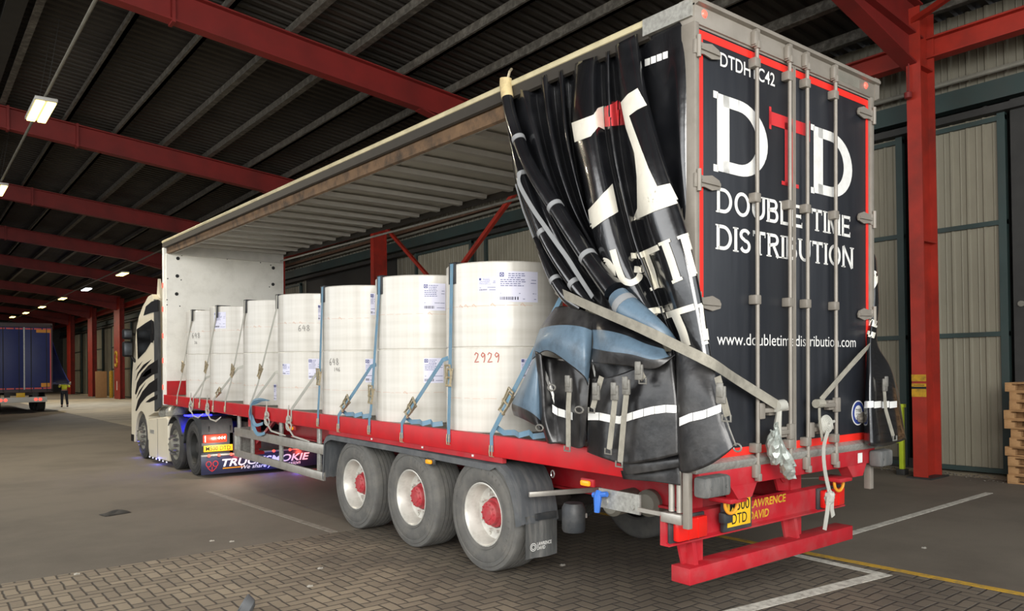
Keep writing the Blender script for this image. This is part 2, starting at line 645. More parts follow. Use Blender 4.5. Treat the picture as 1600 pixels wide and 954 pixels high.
for y, lbl in COLS:
    cx = 9.3
    y0_, y = y, y - (0.07 if y == 2.5 else 0)
    t = thing('steel_column', lbl, 'column', (cx, y, 0), 0, group=None)
    b = MB()
    top = rz(9.3) + 0.5
    fw = 0.115 if y < 60 else 1.0
    b.box((-0.27, -fw, 0), (-0.245, fw, top))
    b.box((0.245, -0.115, 0), (0.27, 0.115, top))
    b.box((-0.245, -0.012, 0), (0.245, 0.012, top))
    b.box((-0.245, -0.11, 6.88), (0.245, 0.11, 6.91))
    b.box((-0.245, -0.11, 3.95), (0.245, 0.11, 3.97))
    b.part('column_shaft', M['steel_red'], t)
    b = MB()
    b.box((-0.34, -0.2, 0), (0.34, 0.2, 0.025))
    b.part('base_plate', M['dark_steel'], t)
    if y0_ == 2.5:
        b = MB()
        b.box((-0.276, -0.117, 1.62), (-0.268, 0.117, 1.73))
        b.box((-0.276, -0.117, 1.36), (-0.268, 0.117, 1.49))
        b.box((-0.276, -0.117, 1.53), (-0.268, 0.117, 1.58))
        b.part('yellow_band', M['yellow_paint'], t)
        b = MB()
        b.box((-0.276, -0.117, 1.49), (-0.268, 0.117, 1.53))
        b.box((-0.277, -0.09, 1.55), (-0.269, 0.08, 1.56))
        b.part('black_band', M['black_paint'], t)
        b = MB()
        b.tube([(-0.32, 0.05, 6.95), (-0.33, 0.05, 6.6), (-0.33, 0.05, 6.45)], 0.012, 6)
        b.lathe([(0.0, 0), (0.06, 0.03), (0.06, 0.12), (0, 0.15)], (-0.36, 0.05, 6.32), (0, 0, 1), 10)
        b.part('chain_hook', M['roof_red'], t)
    if y == 62.8:
        b = MB()
        g = glyph3()
        pts = [(-0.28, 0.55 - u * 1.0, 2.55 + v * 1.15) for u, v in g]
        b.tube(pts, 0.09, 6)
        b.part('painted_numeral', M['yellow_paint'], t)
        b = MB()
        b.box((-0.28, -0.08, 0.7), (-0.265, 0.08, 1.4))
        b.part('white_notice', mat('notice_white', (230, 228, 220), 0.6), t)

# eave beam
b = MB()
ibeam(b, (9.6, -8, 7.3), (9.6, 98, 7.3), 0.24, 0.36)
o = b.part('trim_eave_beam', M['steel_red'], None)
struct(o)
# brace tubes in the plane of the roof and the wall
for p, q, r, lbl in [((9.15, 2.6, 7.65), (6.2, -3.5, 8.0), 0.09, 'red tubular brace rising from the top of the nearest red column'),
                     ((9.35, 21.1, 7.2), (9.35, 16.7, 4.0), 0.1, 'red diagonal wall brace falling from the column above the reels'),
                     ((9.35, 12.1, 7.8), (9.35, 16.5, 4.9), 0.12, 'red diagonal wall brace seen just left of the bunched curtain')]:
    b = MB()
    b.bar(p, q, r, r)
    tag(b.top('wall_brace', M['steel_red']), lbl, 'brace')

# right wall cladding (ribs vertical)
WX = 10.5


def clad(name, m, y0, y1, z0, z1, x, pitch=0.3, h=0.035, parent=None):
    b = MB()
    pts = []
    y = y0
    while y < y1 - 1e-6:
        for dy, dz in ((0, 0), (0.08, 1), (0.2, 1), (0.28, 0), (0.55, 0), (0.6, 0.4), (0.66, 0)):
            yy = y + dy * pitch
            if yy <= y1:
                pts.append((yy, dz * h))
        y += pitch
    pts.append((y1, 0))
    b.grid([[(x - dz, yy, z) for z in (z0, z1)] for yy, dz in pts])
    return b.part(name, m, parent, smooth=0)


struct(clad('wall_right', M['cladding'], -12, 98, 6.5, 8.1, WX))
struct(clad('wall_right_lower', M['cladding'], 3.95, 98, 0, 6.5, WX))
b = MB()
b.box((10.7, -12, 0), (10.9, 98, 8.1))
struct(b.part('wall_right_backing', M['dark_steel'], None))
b = MB()
b.box((-15.2, 26, 0), (-15, 98, 7.6))  # unseen wall added to keep light off the far end
struct(b.part('wall_light_block', M['dark_steel'], None))
b = MB()
b.box((-16, 98, 0), (11, 98.3, 9))
struct(b.part('wall_far', M['dark_steel'], None))

# sliding doors hung on the wall, each a framed cladding leaf
def sliding_door(y0, y1, z1, x, label, pale=True):
    t = thing('sliding_door', label, 'sliding door', (x, (y0 + y1) / 2, 0.04), 0)
    w = (y1 - y0) / 2
    clad('door_cladding', M['cladding_pale'] if pale else M['cladding'], -w + 0.05, w - 0.05, 0, z1, 0.03, 0.26, 0.03, t)
    b = MB()
    for yy in (-w, w - 0.12):
        b.box((-0.05, yy, 0), (0.06, yy + 0.12, z1))
    for z in (0, 2.32, 4.2, z1 - 0.12):
        b.box((-0.04, -w, z), (0.05, w, z + 0.08))
    b.part('door_frame', M['green_steel'], t)
    b = MB()
    for yy in (-w * 0.6, w * 0.6):
        b.box((-0.02, yy - 0.03, z1), (0.02, yy + 0.03, z1 + 0.12))
        b.cyl((-0.04, yy, z1 + 0.13), (0.02, yy, z1 + 0.13), 0.05, 12)
    b.part('door_hanger', M['dark_steel'], t)
    return t


sliding_door(1.5, 2.98, 6.08, 10.3, 'pale ribbed sliding door with green frame, right of the nearest red column')
sliding_door(3.2, 5.0, 6.08, 10.32, 'pale ribbed sliding door with green frame, between the trailer and the nearest red column')
sliding_door(12.4, 16.2, 6.1, 10.3, 'ribbed sliding door behind the reels, left of the bunched curtain')
sliding_door(16.9, 20.4, 6.1, 10.3, 'ribbed sliding door behind the reels, next to the red column')
sliding_door(30.5, 33.5, 6.0, 10.3, 'ribbed sliding door seen past the trailer headboard')
for i, y in enumerate((57.5, 67.5, 78.6, 89.0)):
    sliding_door(y - 3.6, y + 3.6, 6.3, 10.3, 'pale sliding door %s' % ('just left of the striped cab', 'between the column marked 3 and the brown board', 'beyond the brown board', 'far down the shed above the blue trailer side')[i])
# open doorway behind the reels; a dark slab stands for the shade inside
b = MB()
b.box((10.42, 22.0, 0), (10.48, 30.2, 6.2))
struct(b.part('doorway_shade', M['shutter_dark'], None))
# roller shutter far right
t = thing('roller_shutter', 'dark slatted roller shutter behind the pallet stack at the right edge', 'roller shutter', (10.35, 0.0, 0), 0)
b = MB()
z = 0.0
pts = []
while z < 6.1:
    pts += [(0.0, z), (-0.03, z + 0.03), (-0.03, z + 0.08), (0.0, z + 0.11)]
    z += 0.115
b.grid([[(x, y, zz) for y in (-4.5, 1.2)] for x, zz in pts])
b.part('shutter_curtain', M['shutter_dark'], t, smooth=0)
b = MB()
b.box((-0.1, 1.2, 0), (0.05, 1.42, 6.3))
b.part('guide_channel', M['dark_steel'], t)
b = MB()
b.cyl((-0.14, 1.3, 2.88), (-0.02, 1.3, 2.88), 0.05, 10)
b.part('guide_knob', M['pipe_grey'], t)
# green lintel, rails and pipe over the doors
for nm, y0, y1 in (('trim_1', -12, 12), ('trim_2', 12, 36), ('trim_3', 36, 98)):
    b = MB()
    b.box((10.18, y0, 6.35), (10.42, y1, 6.68))
    struct(b.part(nm, M['green_steel'], None))
b = MB()
b.box((10.12, -12, 6.12), (10.34, 98, 6.24))
struct(b.part('trim_door_track', M['dark_steel'], None))
b = MB()
b.box((10.2, 12, 6.95), (10.4, 98, 7.06))
struct(b.part('trim_rail', mat('rust_brown', (92, 66, 48), 0.8, var=0.25), None))
b = MB()
b.tube([(10.25, -12, 6.86), (10.25, 98, 6.86)], 0.045, 8)
tag(b.top('wall_pipe', M['pipe_grey']), 'grey pipe running along the right wall above the green lintel', 'pipe')
# boards low on the wall
b = MB()
b.box((10.3, 3.1, 0), (10.5, 12, 0.18))
struct(b.part('baseboard_right', M['dark_steel'], None))

# lights hung below the roof
mat('lamp_glow', (255, 244, 200), 0.5, emit=(255, 226, 130), estr=3.2)
mat('lamp_cool', (255, 255, 255), 0.5, emit=(235, 245, 255), estr=9)
mat('lamp_case', (190, 190, 186), 0.5)
LIGHTS = [((-1.93, 15.25, 7.4), 'nearest twin tube ceiling lamp, hanging at upper left', 0),
          ((-1.96, 23.9, 7.4), 'ceiling lamp cut by the left edge of the picture', 0),
          ((5.35, 43.0, 7.4), 'warm ceiling lamp just left of the white cab roof', 0),
          ((5.2, 52.4, 7.4), 'cool white ceiling lamp left of the warm one by the cab', 1),
          ((4.95, 60.0, 7.4), 'warm ceiling lamp left of the cool white one', 0),
          ((4.75, 68.6, 7.4), 'warm ceiling lamp above the blue trailer corner', 0),
          ((4.45, 76.0, 7.4), 'small distant ceiling lamp above the blue trailer', 0),
          ((4.05, 82.0, 7.4), 'farthest ceiling lamp above the blue trailer', 0)]
for (loc, lbl, cool) in LIGHTS:
    t = thing('ceiling_lamp', lbl, 'ceiling lamp', loc, 0)
    b = MB()
    b.box((-0.2, -0.8, 0.02), (0.2, 0.8, 0.09), 0.012)
    b.part('lamp_housing', M['lamp_case'], t)
    for s in (-1, 1):
        b = MB()
        b.box((s * 0.1 - 0.075, -0.74, -0.015), (s * 0.1 + 0.08, 0.74, 0.02), 0.01)
        b.part('lamp_tube', M['lamp_cool' if cool else 'lamp_glow'], t)
    ld = bpy.data.lights.new('lamp', 'AREA')       # the light this lamp gives
    ld.shape, ld.size, ld.size_y = 'RECTANGLE', 0.4, 1.5
    ld.energy, ld.color = (260, (0.9, 0.95, 1.0)) if cool else (170, (1.0, 0.88, 0.68))
    lo = bpy.data.objects.new('local_light', ld)
    COL.objects.link(lo)
    lo.parent = t
    lo.location = (0, 0, -0.03)
    zt = rz(loc[0]) + 0.62 - loc[2]
    for yy in (-0.7, 0.7):
        b = MB()
        b.tube([(0, yy, 0.08), (0.25, yy, zt)], 0.006, 5)
        b.part('suspension_wire', M['dark_steel'], t)
b = MB()
b.tube([(-1.93, -6, 7.55), (-1.93, 97, 7.55)], 0.03, 8)
tag(b.top('lamp_conduit', M['pipe_grey']), 'thin grey conduit running above the ceiling lamp at upper left', 'conduit')
b = MB()
b.tube([(5.2, 22, 7.55), (4.6, 97, 7.55)], 0.03, 8)
tag(b.top('lamp_conduit', M['pipe_grey']), 'thin conduit carrying the row of distant ceiling lamps', 'conduit')
# ------------------------------------------------------------------ lettering helpers
def arc(cx, cy, rx, ry, a0, a1, n=14):
    return [(cx + rx * cos(radians(a0 + (a1 - a0) * k / n)), cy + ry * sin(radians(a0 + (a1 - a0) * k / n))) for k in range(n + 1)]


def glyph(c, t, th):
    """centre-line strokes of a wide flared capital, height 1: (advance, strokes, serifs); serif = (x, y, 'h' or 'v')"""
    v, h = t / 2, th / 2
    T_, B_ = 1 - h, h
    if c == 'D':
        w = 1.02
        return w, [[(v, 0), (v, 1)], [(v, T_), (0.42, T_)] + arc(0.42, 0.5, w - 0.42 - v, 0.5 - h, 90, -90, 20) + [(v, B_)]], [(0, 1, 'l'), (0, 0, 'l')]
    if c == 'T':
        w = 0.92
        return w, [[(0, T_), (w, T_)], [(w / 2, 0), (w / 2, 1)]], [(h * .5, 1 - th, 'v'), (w - h * .5, 1 - th, 'v'), (w / 2, h * .5, 'h')]
    if c == 'O':
        w = 1.08
        return w, [arc(w / 2, 0.5, w / 2 - v, 0.5 - h, 90, 450, 30)], []
    if c == 'U':
        w = 0.95
        return w, [[(v, 1)] + [(v, 0.42)] + arc(w / 2, 0.42, w / 2 - v, 0.42 - h, 180, 360, 18) + [(w - v, 1)]], [(v, 1 - h * .5, 'h'), (w - v, 1 - h * .5, 'h')]
    if c == 'B':
        w = 0.86
        return w, [[(v, 0), (v, 1)], [(v, T_), (0.5, T_)] + arc(0.5, 0.76, w - 0.56 - v, 0.24 - h, 90, -90, 12) + [(v, 0.52)],
                   [(v, 0.52), (0.52, 0.52)] + arc(0.52, 0.26 + h / 2, w - 0.52 - v, 0.26 - h / 2, 90, -90, 12) + [(v, B_)]], [(0, 1, 'l'), (0, 0, 'l')]
    if c == 'L':
        w = 0.78
        return w, [[(v, 0), (v, 1)], [(v, B_), (w, B_)]], [(v, 1 - h * .5, 'h'), (w - h * .5, th, 'v')]
    if c == 'E':
        w = 0.82
        return w, [[(v, 0), (v, 1)], [(v, T_), (w, T_)], [(v, 0.5), (w * 0.85, 0.5)], [(v, B_), (w, B_)]], [(w - h * .5, 1 - th, 'v'), (w - h * .5, th, 'v'), (w * .85, .5, 'v')]
    if c == 'I':
        return t, [[(v, 0), (v, 1)]], [(v, 1 - h * .5, 'h'), (v, h * .5, 'h')]
    if c == 'M':
        w = 1.15
        return w, [[(v, 0), (v, 1)], [(v, 1), (w / 2, 0.05)], [(w / 2, 0.05), (w - v, 1)], [(w - v, 1), (w - v, 0)]], [(v, h * .5, 'h'), (w - v, h * .5, 'h')]
    if c == 'N':
        w = 1.0
        return w, [[(v, 0), (v, 1)], [(v, 1), (w - v, 0)], [(w - v, 0), (w - v, 1)]], [(v, h * .5, 'h'), (w - v, 1 - h * .5, 'h')]
    if c == 'S':
        w = 0.78
        return w, [arc(w / 2, 0.74, w / 2 - v, 0.26 - h, 20, 270, 14)[:-1] + arc(w / 2, 0.26 + h * .4, w / 2 - v, 0.26 - h * .6, 90, -160, 14)], []
    if c == 'R':
        w = 0.9
        return w, [[(v, 0), (v, 1)], [(v, T_), (0.5, T_)] + arc(0.5, 0.74, w - 0.56 - v, 0.26 - h, 90, -90, 12) + [(v, 0.48)], [(0.45, 0.48), (w - v, 0)]], [(v, h * .5, 'h'), (w - v, h * .5, 'h'), (0, 1, 'l')]
    return 0.45, [], []


def ribbon(b, pts, tv, th, F, na=1):
    """stroke of width tv where it runs upright and th where it runs level; F maps (u, v) to 3-D"""
    n = len(pts)
    rows = []
    for i in range(n):
        a, c = pts[max(i - 1, 0)], pts[min(i + 1, n - 1)]
        dx, dy = c[0] - a[0], c[1] - a[1]
        L = math.hypot(dx, dy) or 1
        dx, dy = dx / L, dy / L
        w = math.sqrt((tv * dy) ** 2 + (th * dx) ** 2)
        rows.append([F(pts[i][0] - dy * w * (e - .5), pts[i][1] + dx * w * (e - .5)) for e in [k / na for k in range(na + 1)]])
    b.grid(rows)


def flared_text(b, s, x0, z0, x1, h, F, t=0.17, th=0.11, gap=0.16, serif=0.055):
    """fit the string s between x0 and x1 at height h"""
    adv = []
    W = 0
    for c in s:
        w = glyph(c, t, th)[0]
        adv.append(W)
        W += w + gap
    W -= gap
    sx = (x1 - x0) / W
    for c, a in zip(s, adv):
        w, strokes, ser = glyph(c, t, th)
        G = lambda u, v, a=a: F(x0 + (a + u) * sx, z0 + v * h)
        for st in strokes:
            ribbon(b, st, t, th, G)
        for (u, v, k) in ser:
            if k == 'h':
                ribbon(b, [(u - t * 0.95, v), (u + t * 0.95, v)], serif, serif, G)
            elif k == 'v':
                ribbon(b, [(u, v - 0.1), (u, v + 0.1)], serif, serif, G)
            else:
                vv = v - 0.03 if v > .5 else v + 0.03
                ribbon(b, [(u - 0.07, vv), (u + 0.02, vv)], serif, serif, G)


def font_text(b, s, F, x0, z0, h, x1=None, bold=0.0, spacing=1.0):
    """plain sans lettering; cap height h, optional fit to x1"""
    cu = bpy.data.curves.new('t', 'FONT')
    cu.body = s
    cu.size = 1
    cu.offset = bold
    cu.space_character = spacing
    cu.resolution_u = 4
    ob = bpy.data.objects.new('t', cu)
    me = bpy.data.meshes.new_from_object(ob)
    xs = [v.co.x for v in me.vertices]
    mn, mx = min(xs), max(xs)
    cap = 0.70
    sz = h / cap
    sx = sz if x1 is None else (x1 - x0) / (mx - mn)
    vs = [b.bm.verts.new(Vector(F(x0 + (v.co.x - mn) * sx, z0 + v.co.y * sz))) for v in me.vertices]
    fs = []
    for p in me.polygons:
        try:
            fs.append(b.bm.faces.new([vs[i] for i in p.vertices]))
        except ValueError:
            pass
    b._mark(fs)
    bpy.data.objects.remove(ob)
    bpy.data.curves.remove(cu)
    bpy.data.meshes.remove(me)
    return x0 + (mx - mn) * sx


# ------------------------------------------------------------------ trailer materials
mat('trailer_red', (186, 14, 26), 0.45, var=0.1, vscale=5, dirt=(140, 60, 58), dirt_amt=0.35, dscale=3.5)
mat('trailer_red_dusty', (168, 18, 32), 0.6, var=0.1, vscale=5, dirt=(150, 92, 90), dirt_amt=0.4, dscale=4)
mat('deck_board', (128, 122, 112), 0.8, var=0.15, vscale=4, dirt=(90, 80, 66), dirt_amt=0.6)
mat('frame_grey', (138, 132, 123), 0.45, 0.15, var=0.06, dirt=(112, 106, 96), dirt_amt=0.5, dscale=5)
mat('galvanised', (168, 168, 162), 0.4, 0.4, var=0.2, vscale=40, dirt=(120, 118, 112), dirt_amt=0.5, dscale=18)
mat('headboard_white', (240, 238, 229), 0.5, var=0.03, dirt=(176, 172, 160), dirt_amt=0.4, dscale=3)
mat('door_black', (30, 33, 39), 0.42, var=0.1, vscale=3, dirt=(58, 60, 64), dirt_amt=0.35, dscale=2.5, stretch=(4, 1, 0.4))
mat('vinyl_white', (226, 226, 222), 0.5, dirt=(180, 178, 172), dirt_amt=0.4, dscale=12)
mat('vinyl_red', (196, 44, 48), 0.5)
mat('reflective_red', (226, 44, 34), 0.4, var=0.05)
mat('lens_red', (214, 30, 24), 0.2, coat=0.5)
mat('lens_lit', (255, 100, 84), 0.3, emit=(255, 80, 66), estr=0.9)
mat('lens_amber', (224, 150, 30), 0.25, coat=0.4)
mat('lens_amber_lit', (230, 150, 30), 0.3, emit=(255, 160, 20), estr=0.25)
mat('plate_yellow', (232, 184, 36), 0.5)
mat('plate_black', (20, 20, 20), 0.5)
mat('rubber_black', (40, 41, 42), 0.65, var=0.15, vscale=4, dirt=(104, 102, 98), dirt_amt=0.45, dscale=5)
mat('wing_plastic', (82, 85, 88), 0.5, var=0.1, dirt=(126, 124, 120), dirt_amt=0.5, dscale=3, stretch=(6, 1, 1))
mat('flap_rubber', (84, 85, 84), 0.65, var=0.15, dirt=(140, 136, 130), dirt_amt=0.5, dscale=3, stretch=(6, 1, 1))
mat('plastic_black', (46, 49, 52), 0.5, var=0.1, dirt=(104, 102, 98), dirt_amt=0.5, dscale=4)
mat('cream_rail', (196, 186, 150), 0.55, var=0.08, dirt=(130, 118, 92), dirt_amt=0.6, dscale=2)
mat('pelmet_dark', (50, 45, 38), 0.65, var=0.15, dirt=(42, 38, 32), dirt_amt=0.6, dscale=1.5)
mat('grimy_brown', (104, 80, 56), 0.75, var=0.25, vscale=5, dirt=(34, 29, 24), dirt_amt=1.0, dscale=4.5)
mat('roof_skin', (214, 212, 202), 0.5, var=0.05)
mat('roof_bow', (206, 204, 197), 0.45, 0.2, var=0.06)
mat('yellow_ring', (220, 150, 40), 0.5, var=0.1)
mat('brushed_zinc', (178, 174, 166), 0.38, 0.55, var=0.08, dirt=(120, 110, 98), dirt_amt=0.4, dscale=8)
mat('dark_under', (44, 38, 36), 0.8, var=0.2, dirt=(84, 76, 68), dirt_amt=0.4)
mat('blue_lever', (56, 110, 196), 0.45)

HT, DK, TL = 4.48, 1.31, 13.6
TR = thing('semi_trailer', 'red and black curtain-sided semi-trailer with its nearside open, loaded with paper reels', 'trailer', (0, 0, 0), 0, WT)

# deck, side rails, chassis
b = MB()
b.box((0.06, 0.06, 1.2), (2.49, 13.45, DK - 0.005))
b.part('deck', M['deck_board'], TR)
for x0, x1 in ((-0.005, 0.06), (2.49, 2.555)):
    b = MB()
    b.box((x0, 0.12, 1.125), (x1, 13.52, 1.318), 0.006)
    b.part('side_rail', M['trailer_red'], TR)
for x0, x1 in ((0.005, 0.05), (2.5, 2.545)):
    b = MB()
    b.box((x0, 2.15, 1.075), (x1, 5.75, 1.125))
    b.part('lower_rail', M['trailer_red_dusty'], TR)
for x in (0.75, 1.8):
    b = MB()
    b.box((x - 0.07, 0.3, 1.17), (x + 0.07, 13.0, 1.195))
    b.prism([(x - 0.012, 0.3, 1.17), (x - 0.012, 13.0, 1.17), (x - 0.012, 13.0, 1.05), (x - 0.012, 9.6, 1.0), (x - 0.012, 8.6, 0.8), (x - 0.012, 0.3, 0.8)], (0.024, 0, 0))
    b.prism([(x - 0.07, 0.3, 0.8), (x - 0.07, 8.6, 0.8), (x - 0.07, 8.6, 0.78), (x - 0.07, 0.3, 0.78)], (0.14, 0, 0))
    b.part('chassis_beam', M['trailer_red_dusty'], TR)
for y in [0.7 + 0.62 * k for k in range(21)]:
    b = MB()
    b.prism([(0.06, y, 1.2), (2.49, y, 1.2), (2.49, y, 1.14), (1.9, y, 1.05), (0.65, y, 1.05), (0.06, y, 1.14)], (0, 0.02, 0))
    b.part('cross_member', M['trailer_red_dusty'], TR)
# headboard
b = MB()
b.box((0.03, 13.42, 1.3), (2.52, 13.5, 4.22), 0.01)
hb = b.part('headboard', M['headboard_white'], TR)
for (px, py) in ((278, 403.5), (277, 431), (276, 459), (427, 418.5), (426.5, 444)):
    p = hit(px, py, 1, 13.418)
    b = MB()
    b.cyl((p.x, 13.41, p.z), (p.x, 13.425, p.z), 0.036, 14)
    b.part('bolt_hole', M['plate_black'], hb)
b = MB()
for (px, py) in ((284, 399), (302, 399), (355, 404.5), (407, 410), (423, 414), (283, 437), (262, 435), (261, 468), (261, 476), (281, 478), (421, 448)):
    p = hit(px, py, 1, 13.418)
    b.cyl((p.x, 13.414, p.z), (p.x, 13.42, p.z), 0.013, 8)
b.part('rivet_heads', M['dark_steel'], hb)
b = MB()
b.box((0.03, 13.385, 1.31), (1.2, 13.42, 1.6))
b.box((1.2, 13.385, 1.31), (2.5, 13.42, 1.6))
b.part('kick_plate', M['trailer_red'], TR)
b = MB()
b.box((0.0, 13.5, 1.1), (0.09, 13.62, 4.36), 0.01)
b.part('front_post', M['headboard_white'], TR)
b = MB()
b.box((2.46, 13.5, 1.1), (2.55, 13.62, 4.36), 0.01)
b.part('front_post', M['headboard_white'], TR)
for z in (1.42, 1.97, 2.48, 3.03, 3.52):
    b = MB()
    b.box((-0.012, 13.53, z), (0.0, 13.6, z + 0.1), 0.004)
    b.part('marker_lamp', M['lens_lit'], TR)
# roof: skin, cant rails, pelmet runner, bows
b = MB()
prof = [(0.03, 4.44), (0.3, 4.465), (1.275, 4.475), (2.25, 4.465), (2.52, 4.44)]
b.grid([[(x, y, z) for x, z in prof] for y in (0.05, 13.58)])
b.grid([[(x, y, z - 0.012) for x, z in prof] for y in (0.05, 13.58)])
b.part('roof_sheet', M['roof_skin'], TR)
for side in (0, 1):
    X = (lambda x: x) if side == 0 else (lambda x: 2.55 - x)
    b = MB()
    n = 28
    sag = lambda y: 0.0
    ysec = [(-0.004, 4.49), (-0.012, 4.475), (-0.006, 4.445), (0.012, 4.435), (0.012, 4.49)]
    b.prism([(X(x), 0.4, z) for x, z in ysec], (0, 13.2, 0))
    b.part('cant_rail', M['cream_rail'], TR)
    b = MB()
    b.prism([(X(x), 0.4, z) for x, z in ((0.0, 4.44), (0.0, 4.345), (0.03, 4.335), (0.05, 4.44))], (0, 13.2, 0))
    b.part('pelmet', M['pelmet_dark'], TR)
    if side == 0:
        b = MB()
        ty = 2.12 if side == 0 else 0.4
        b.prism([(X(x), ty, z) for x, z in ((0.05, 4.4), (0.06, 4.215), (0.09, 4.2), (0.12, 4.22), (0.12, 4.4))], (0, 13.5 - ty, 0))
        b.part('curtain_track', M['grimy_brown'], TR)
    b = MB()
    b.tube([(X(0.14), 0.3, 4.235), (X(0.14), 13.3, 4.235)], 0.02, 8)
    b.part('runner_bar', M['galvanised'], TR)
for k in range(21):
    y = 0.75 + 0.62 * k
    b = MB()
    b.prism([(0.1, y - 0.06, 4.43), (0.1, y - 0.045, 4.37), (0.1, y + 0.045, 4.37), (0.1, y + 0.06, 4.43)], (2.35, 0, 0))
    b.part('roof_bow', M['roof_bow'], TR)
b = MB()
b.box((0.08, 13.3, 4.2), (2.47, 13.42, 4.44))
b.part('roof_front_beam', M['roof_bow'], TR)
# galvanised corner capping at the tail
b = MB()
b.prism([(x, 0.0, z) for x, z in ((-0.02, 4.485), (-0.02, 4.365), (0.06, 4.365), (0.06, 4.485))], (0, 0.44, 0))
b.part('corner_capping', M['galvanised'], TR)

# ---- rear frame
for x0, x1 in ((-0.005, 0.045), (2.44, 2.5)):
    b = MB()
    b.box((x0, -0.02, 1.23), (x1, 0.1, 4.33), 0.006)
    b.part('rear_post', M['frame_grey'], TR)
b = MB()
b.box((0.0, -0.02, 4.315), (2.545, 0.12, 4.46), 0.006)
b.prism([(0.0, y, z) for y, z in ((-0.02, 4.44), (-0.05, 4.45), (-0.05, 4.475), (-0.02, 4.5), (0.12, 4.5), (0.12, 4.44))], (2.56, 0, 0))
b.part('rear_header', M['frame_grey'], TR)
b = MB()
b.prism([(2.5, -0.03, z) for z in (4.5, 4.3)] + [(2.57, -0.03, 4.33), (2.58, -0.03, 4.5)], (0, 0.3, 0))
b.part('corner_cap', M['frame_grey'], TR)
for x in (0.1, 2.35):
    b = MB()
    b.lathe([(0.0, 0.012), (0.02, 0.01), (0.03, 0.0)], (x, -0.02, 4.4), (0, -1, 0), 14)
    b.part('marker_lamp', M['lens_lit'], TR)
b = MB()
F = lambda u, v: (u, -0.0215, v)
b.box((1.86, -0.0205, 4.345), (2.24, -0.02, 4.425))
b.part('maker_plate', M['pipe_grey'], TR)
b = MB()
b.mi = 0
font_text(b, 'LAWRENCE', F, 1.93, 4.388, 0.028, 2.2)
font_text(b, 'DAVID', F, 2.0, 4.352, 0.028, 2.14)
b.part('maker_plate_lettering', M['frame_grey'], TR)
b = MB()
b.prism([(0.0, y, z) for y, z in ((-0.05, 1.268), (-0.05, 1.285), (0.0, 1.31), (0.06, 1.31), (0.06, 1.225), (-0.02, 1.225))], (2.53, 0, 0))
b.part('rear_sill', M['galvanised'], TR)
b = MB()
b.box((0.03, -0.02, 1.098), (2.5, 0.1, 1.232), 0.006)
for x in (0.38, 2.02):
    b.prism([(x, -0.018, 1.11), (x + 0.34, -0.018, 1.11), (x + 0.27, -0.018, 1.0), (x + 0.1, -0.018, 1.0)], (0, 0.1, 0))
b.part('rear_crossbeam', M['trailer_red_dusty'], TR)
b = MB()
b.box((2.2, -0.022, 1.115), (2.275, -0.0195, 1.2))
b.part('warning_sticker', M['vinyl_white'], TR)
for x0, x1 in ((-0.04, 0.25), (2.38, 2.62)):
    b = MB()
    b.box((x0, -0.13, 1.07), (x1, -0.02, 1.215), 0.025)
    for xx in (x0 + 0.06, x1 - 0.06):
        b.cyl((xx, -0.135, 1.14), (xx, -0.125, 1.14), 0.012, 8)
    b.part('dock_buffer', M['flap_rubber'], TR)

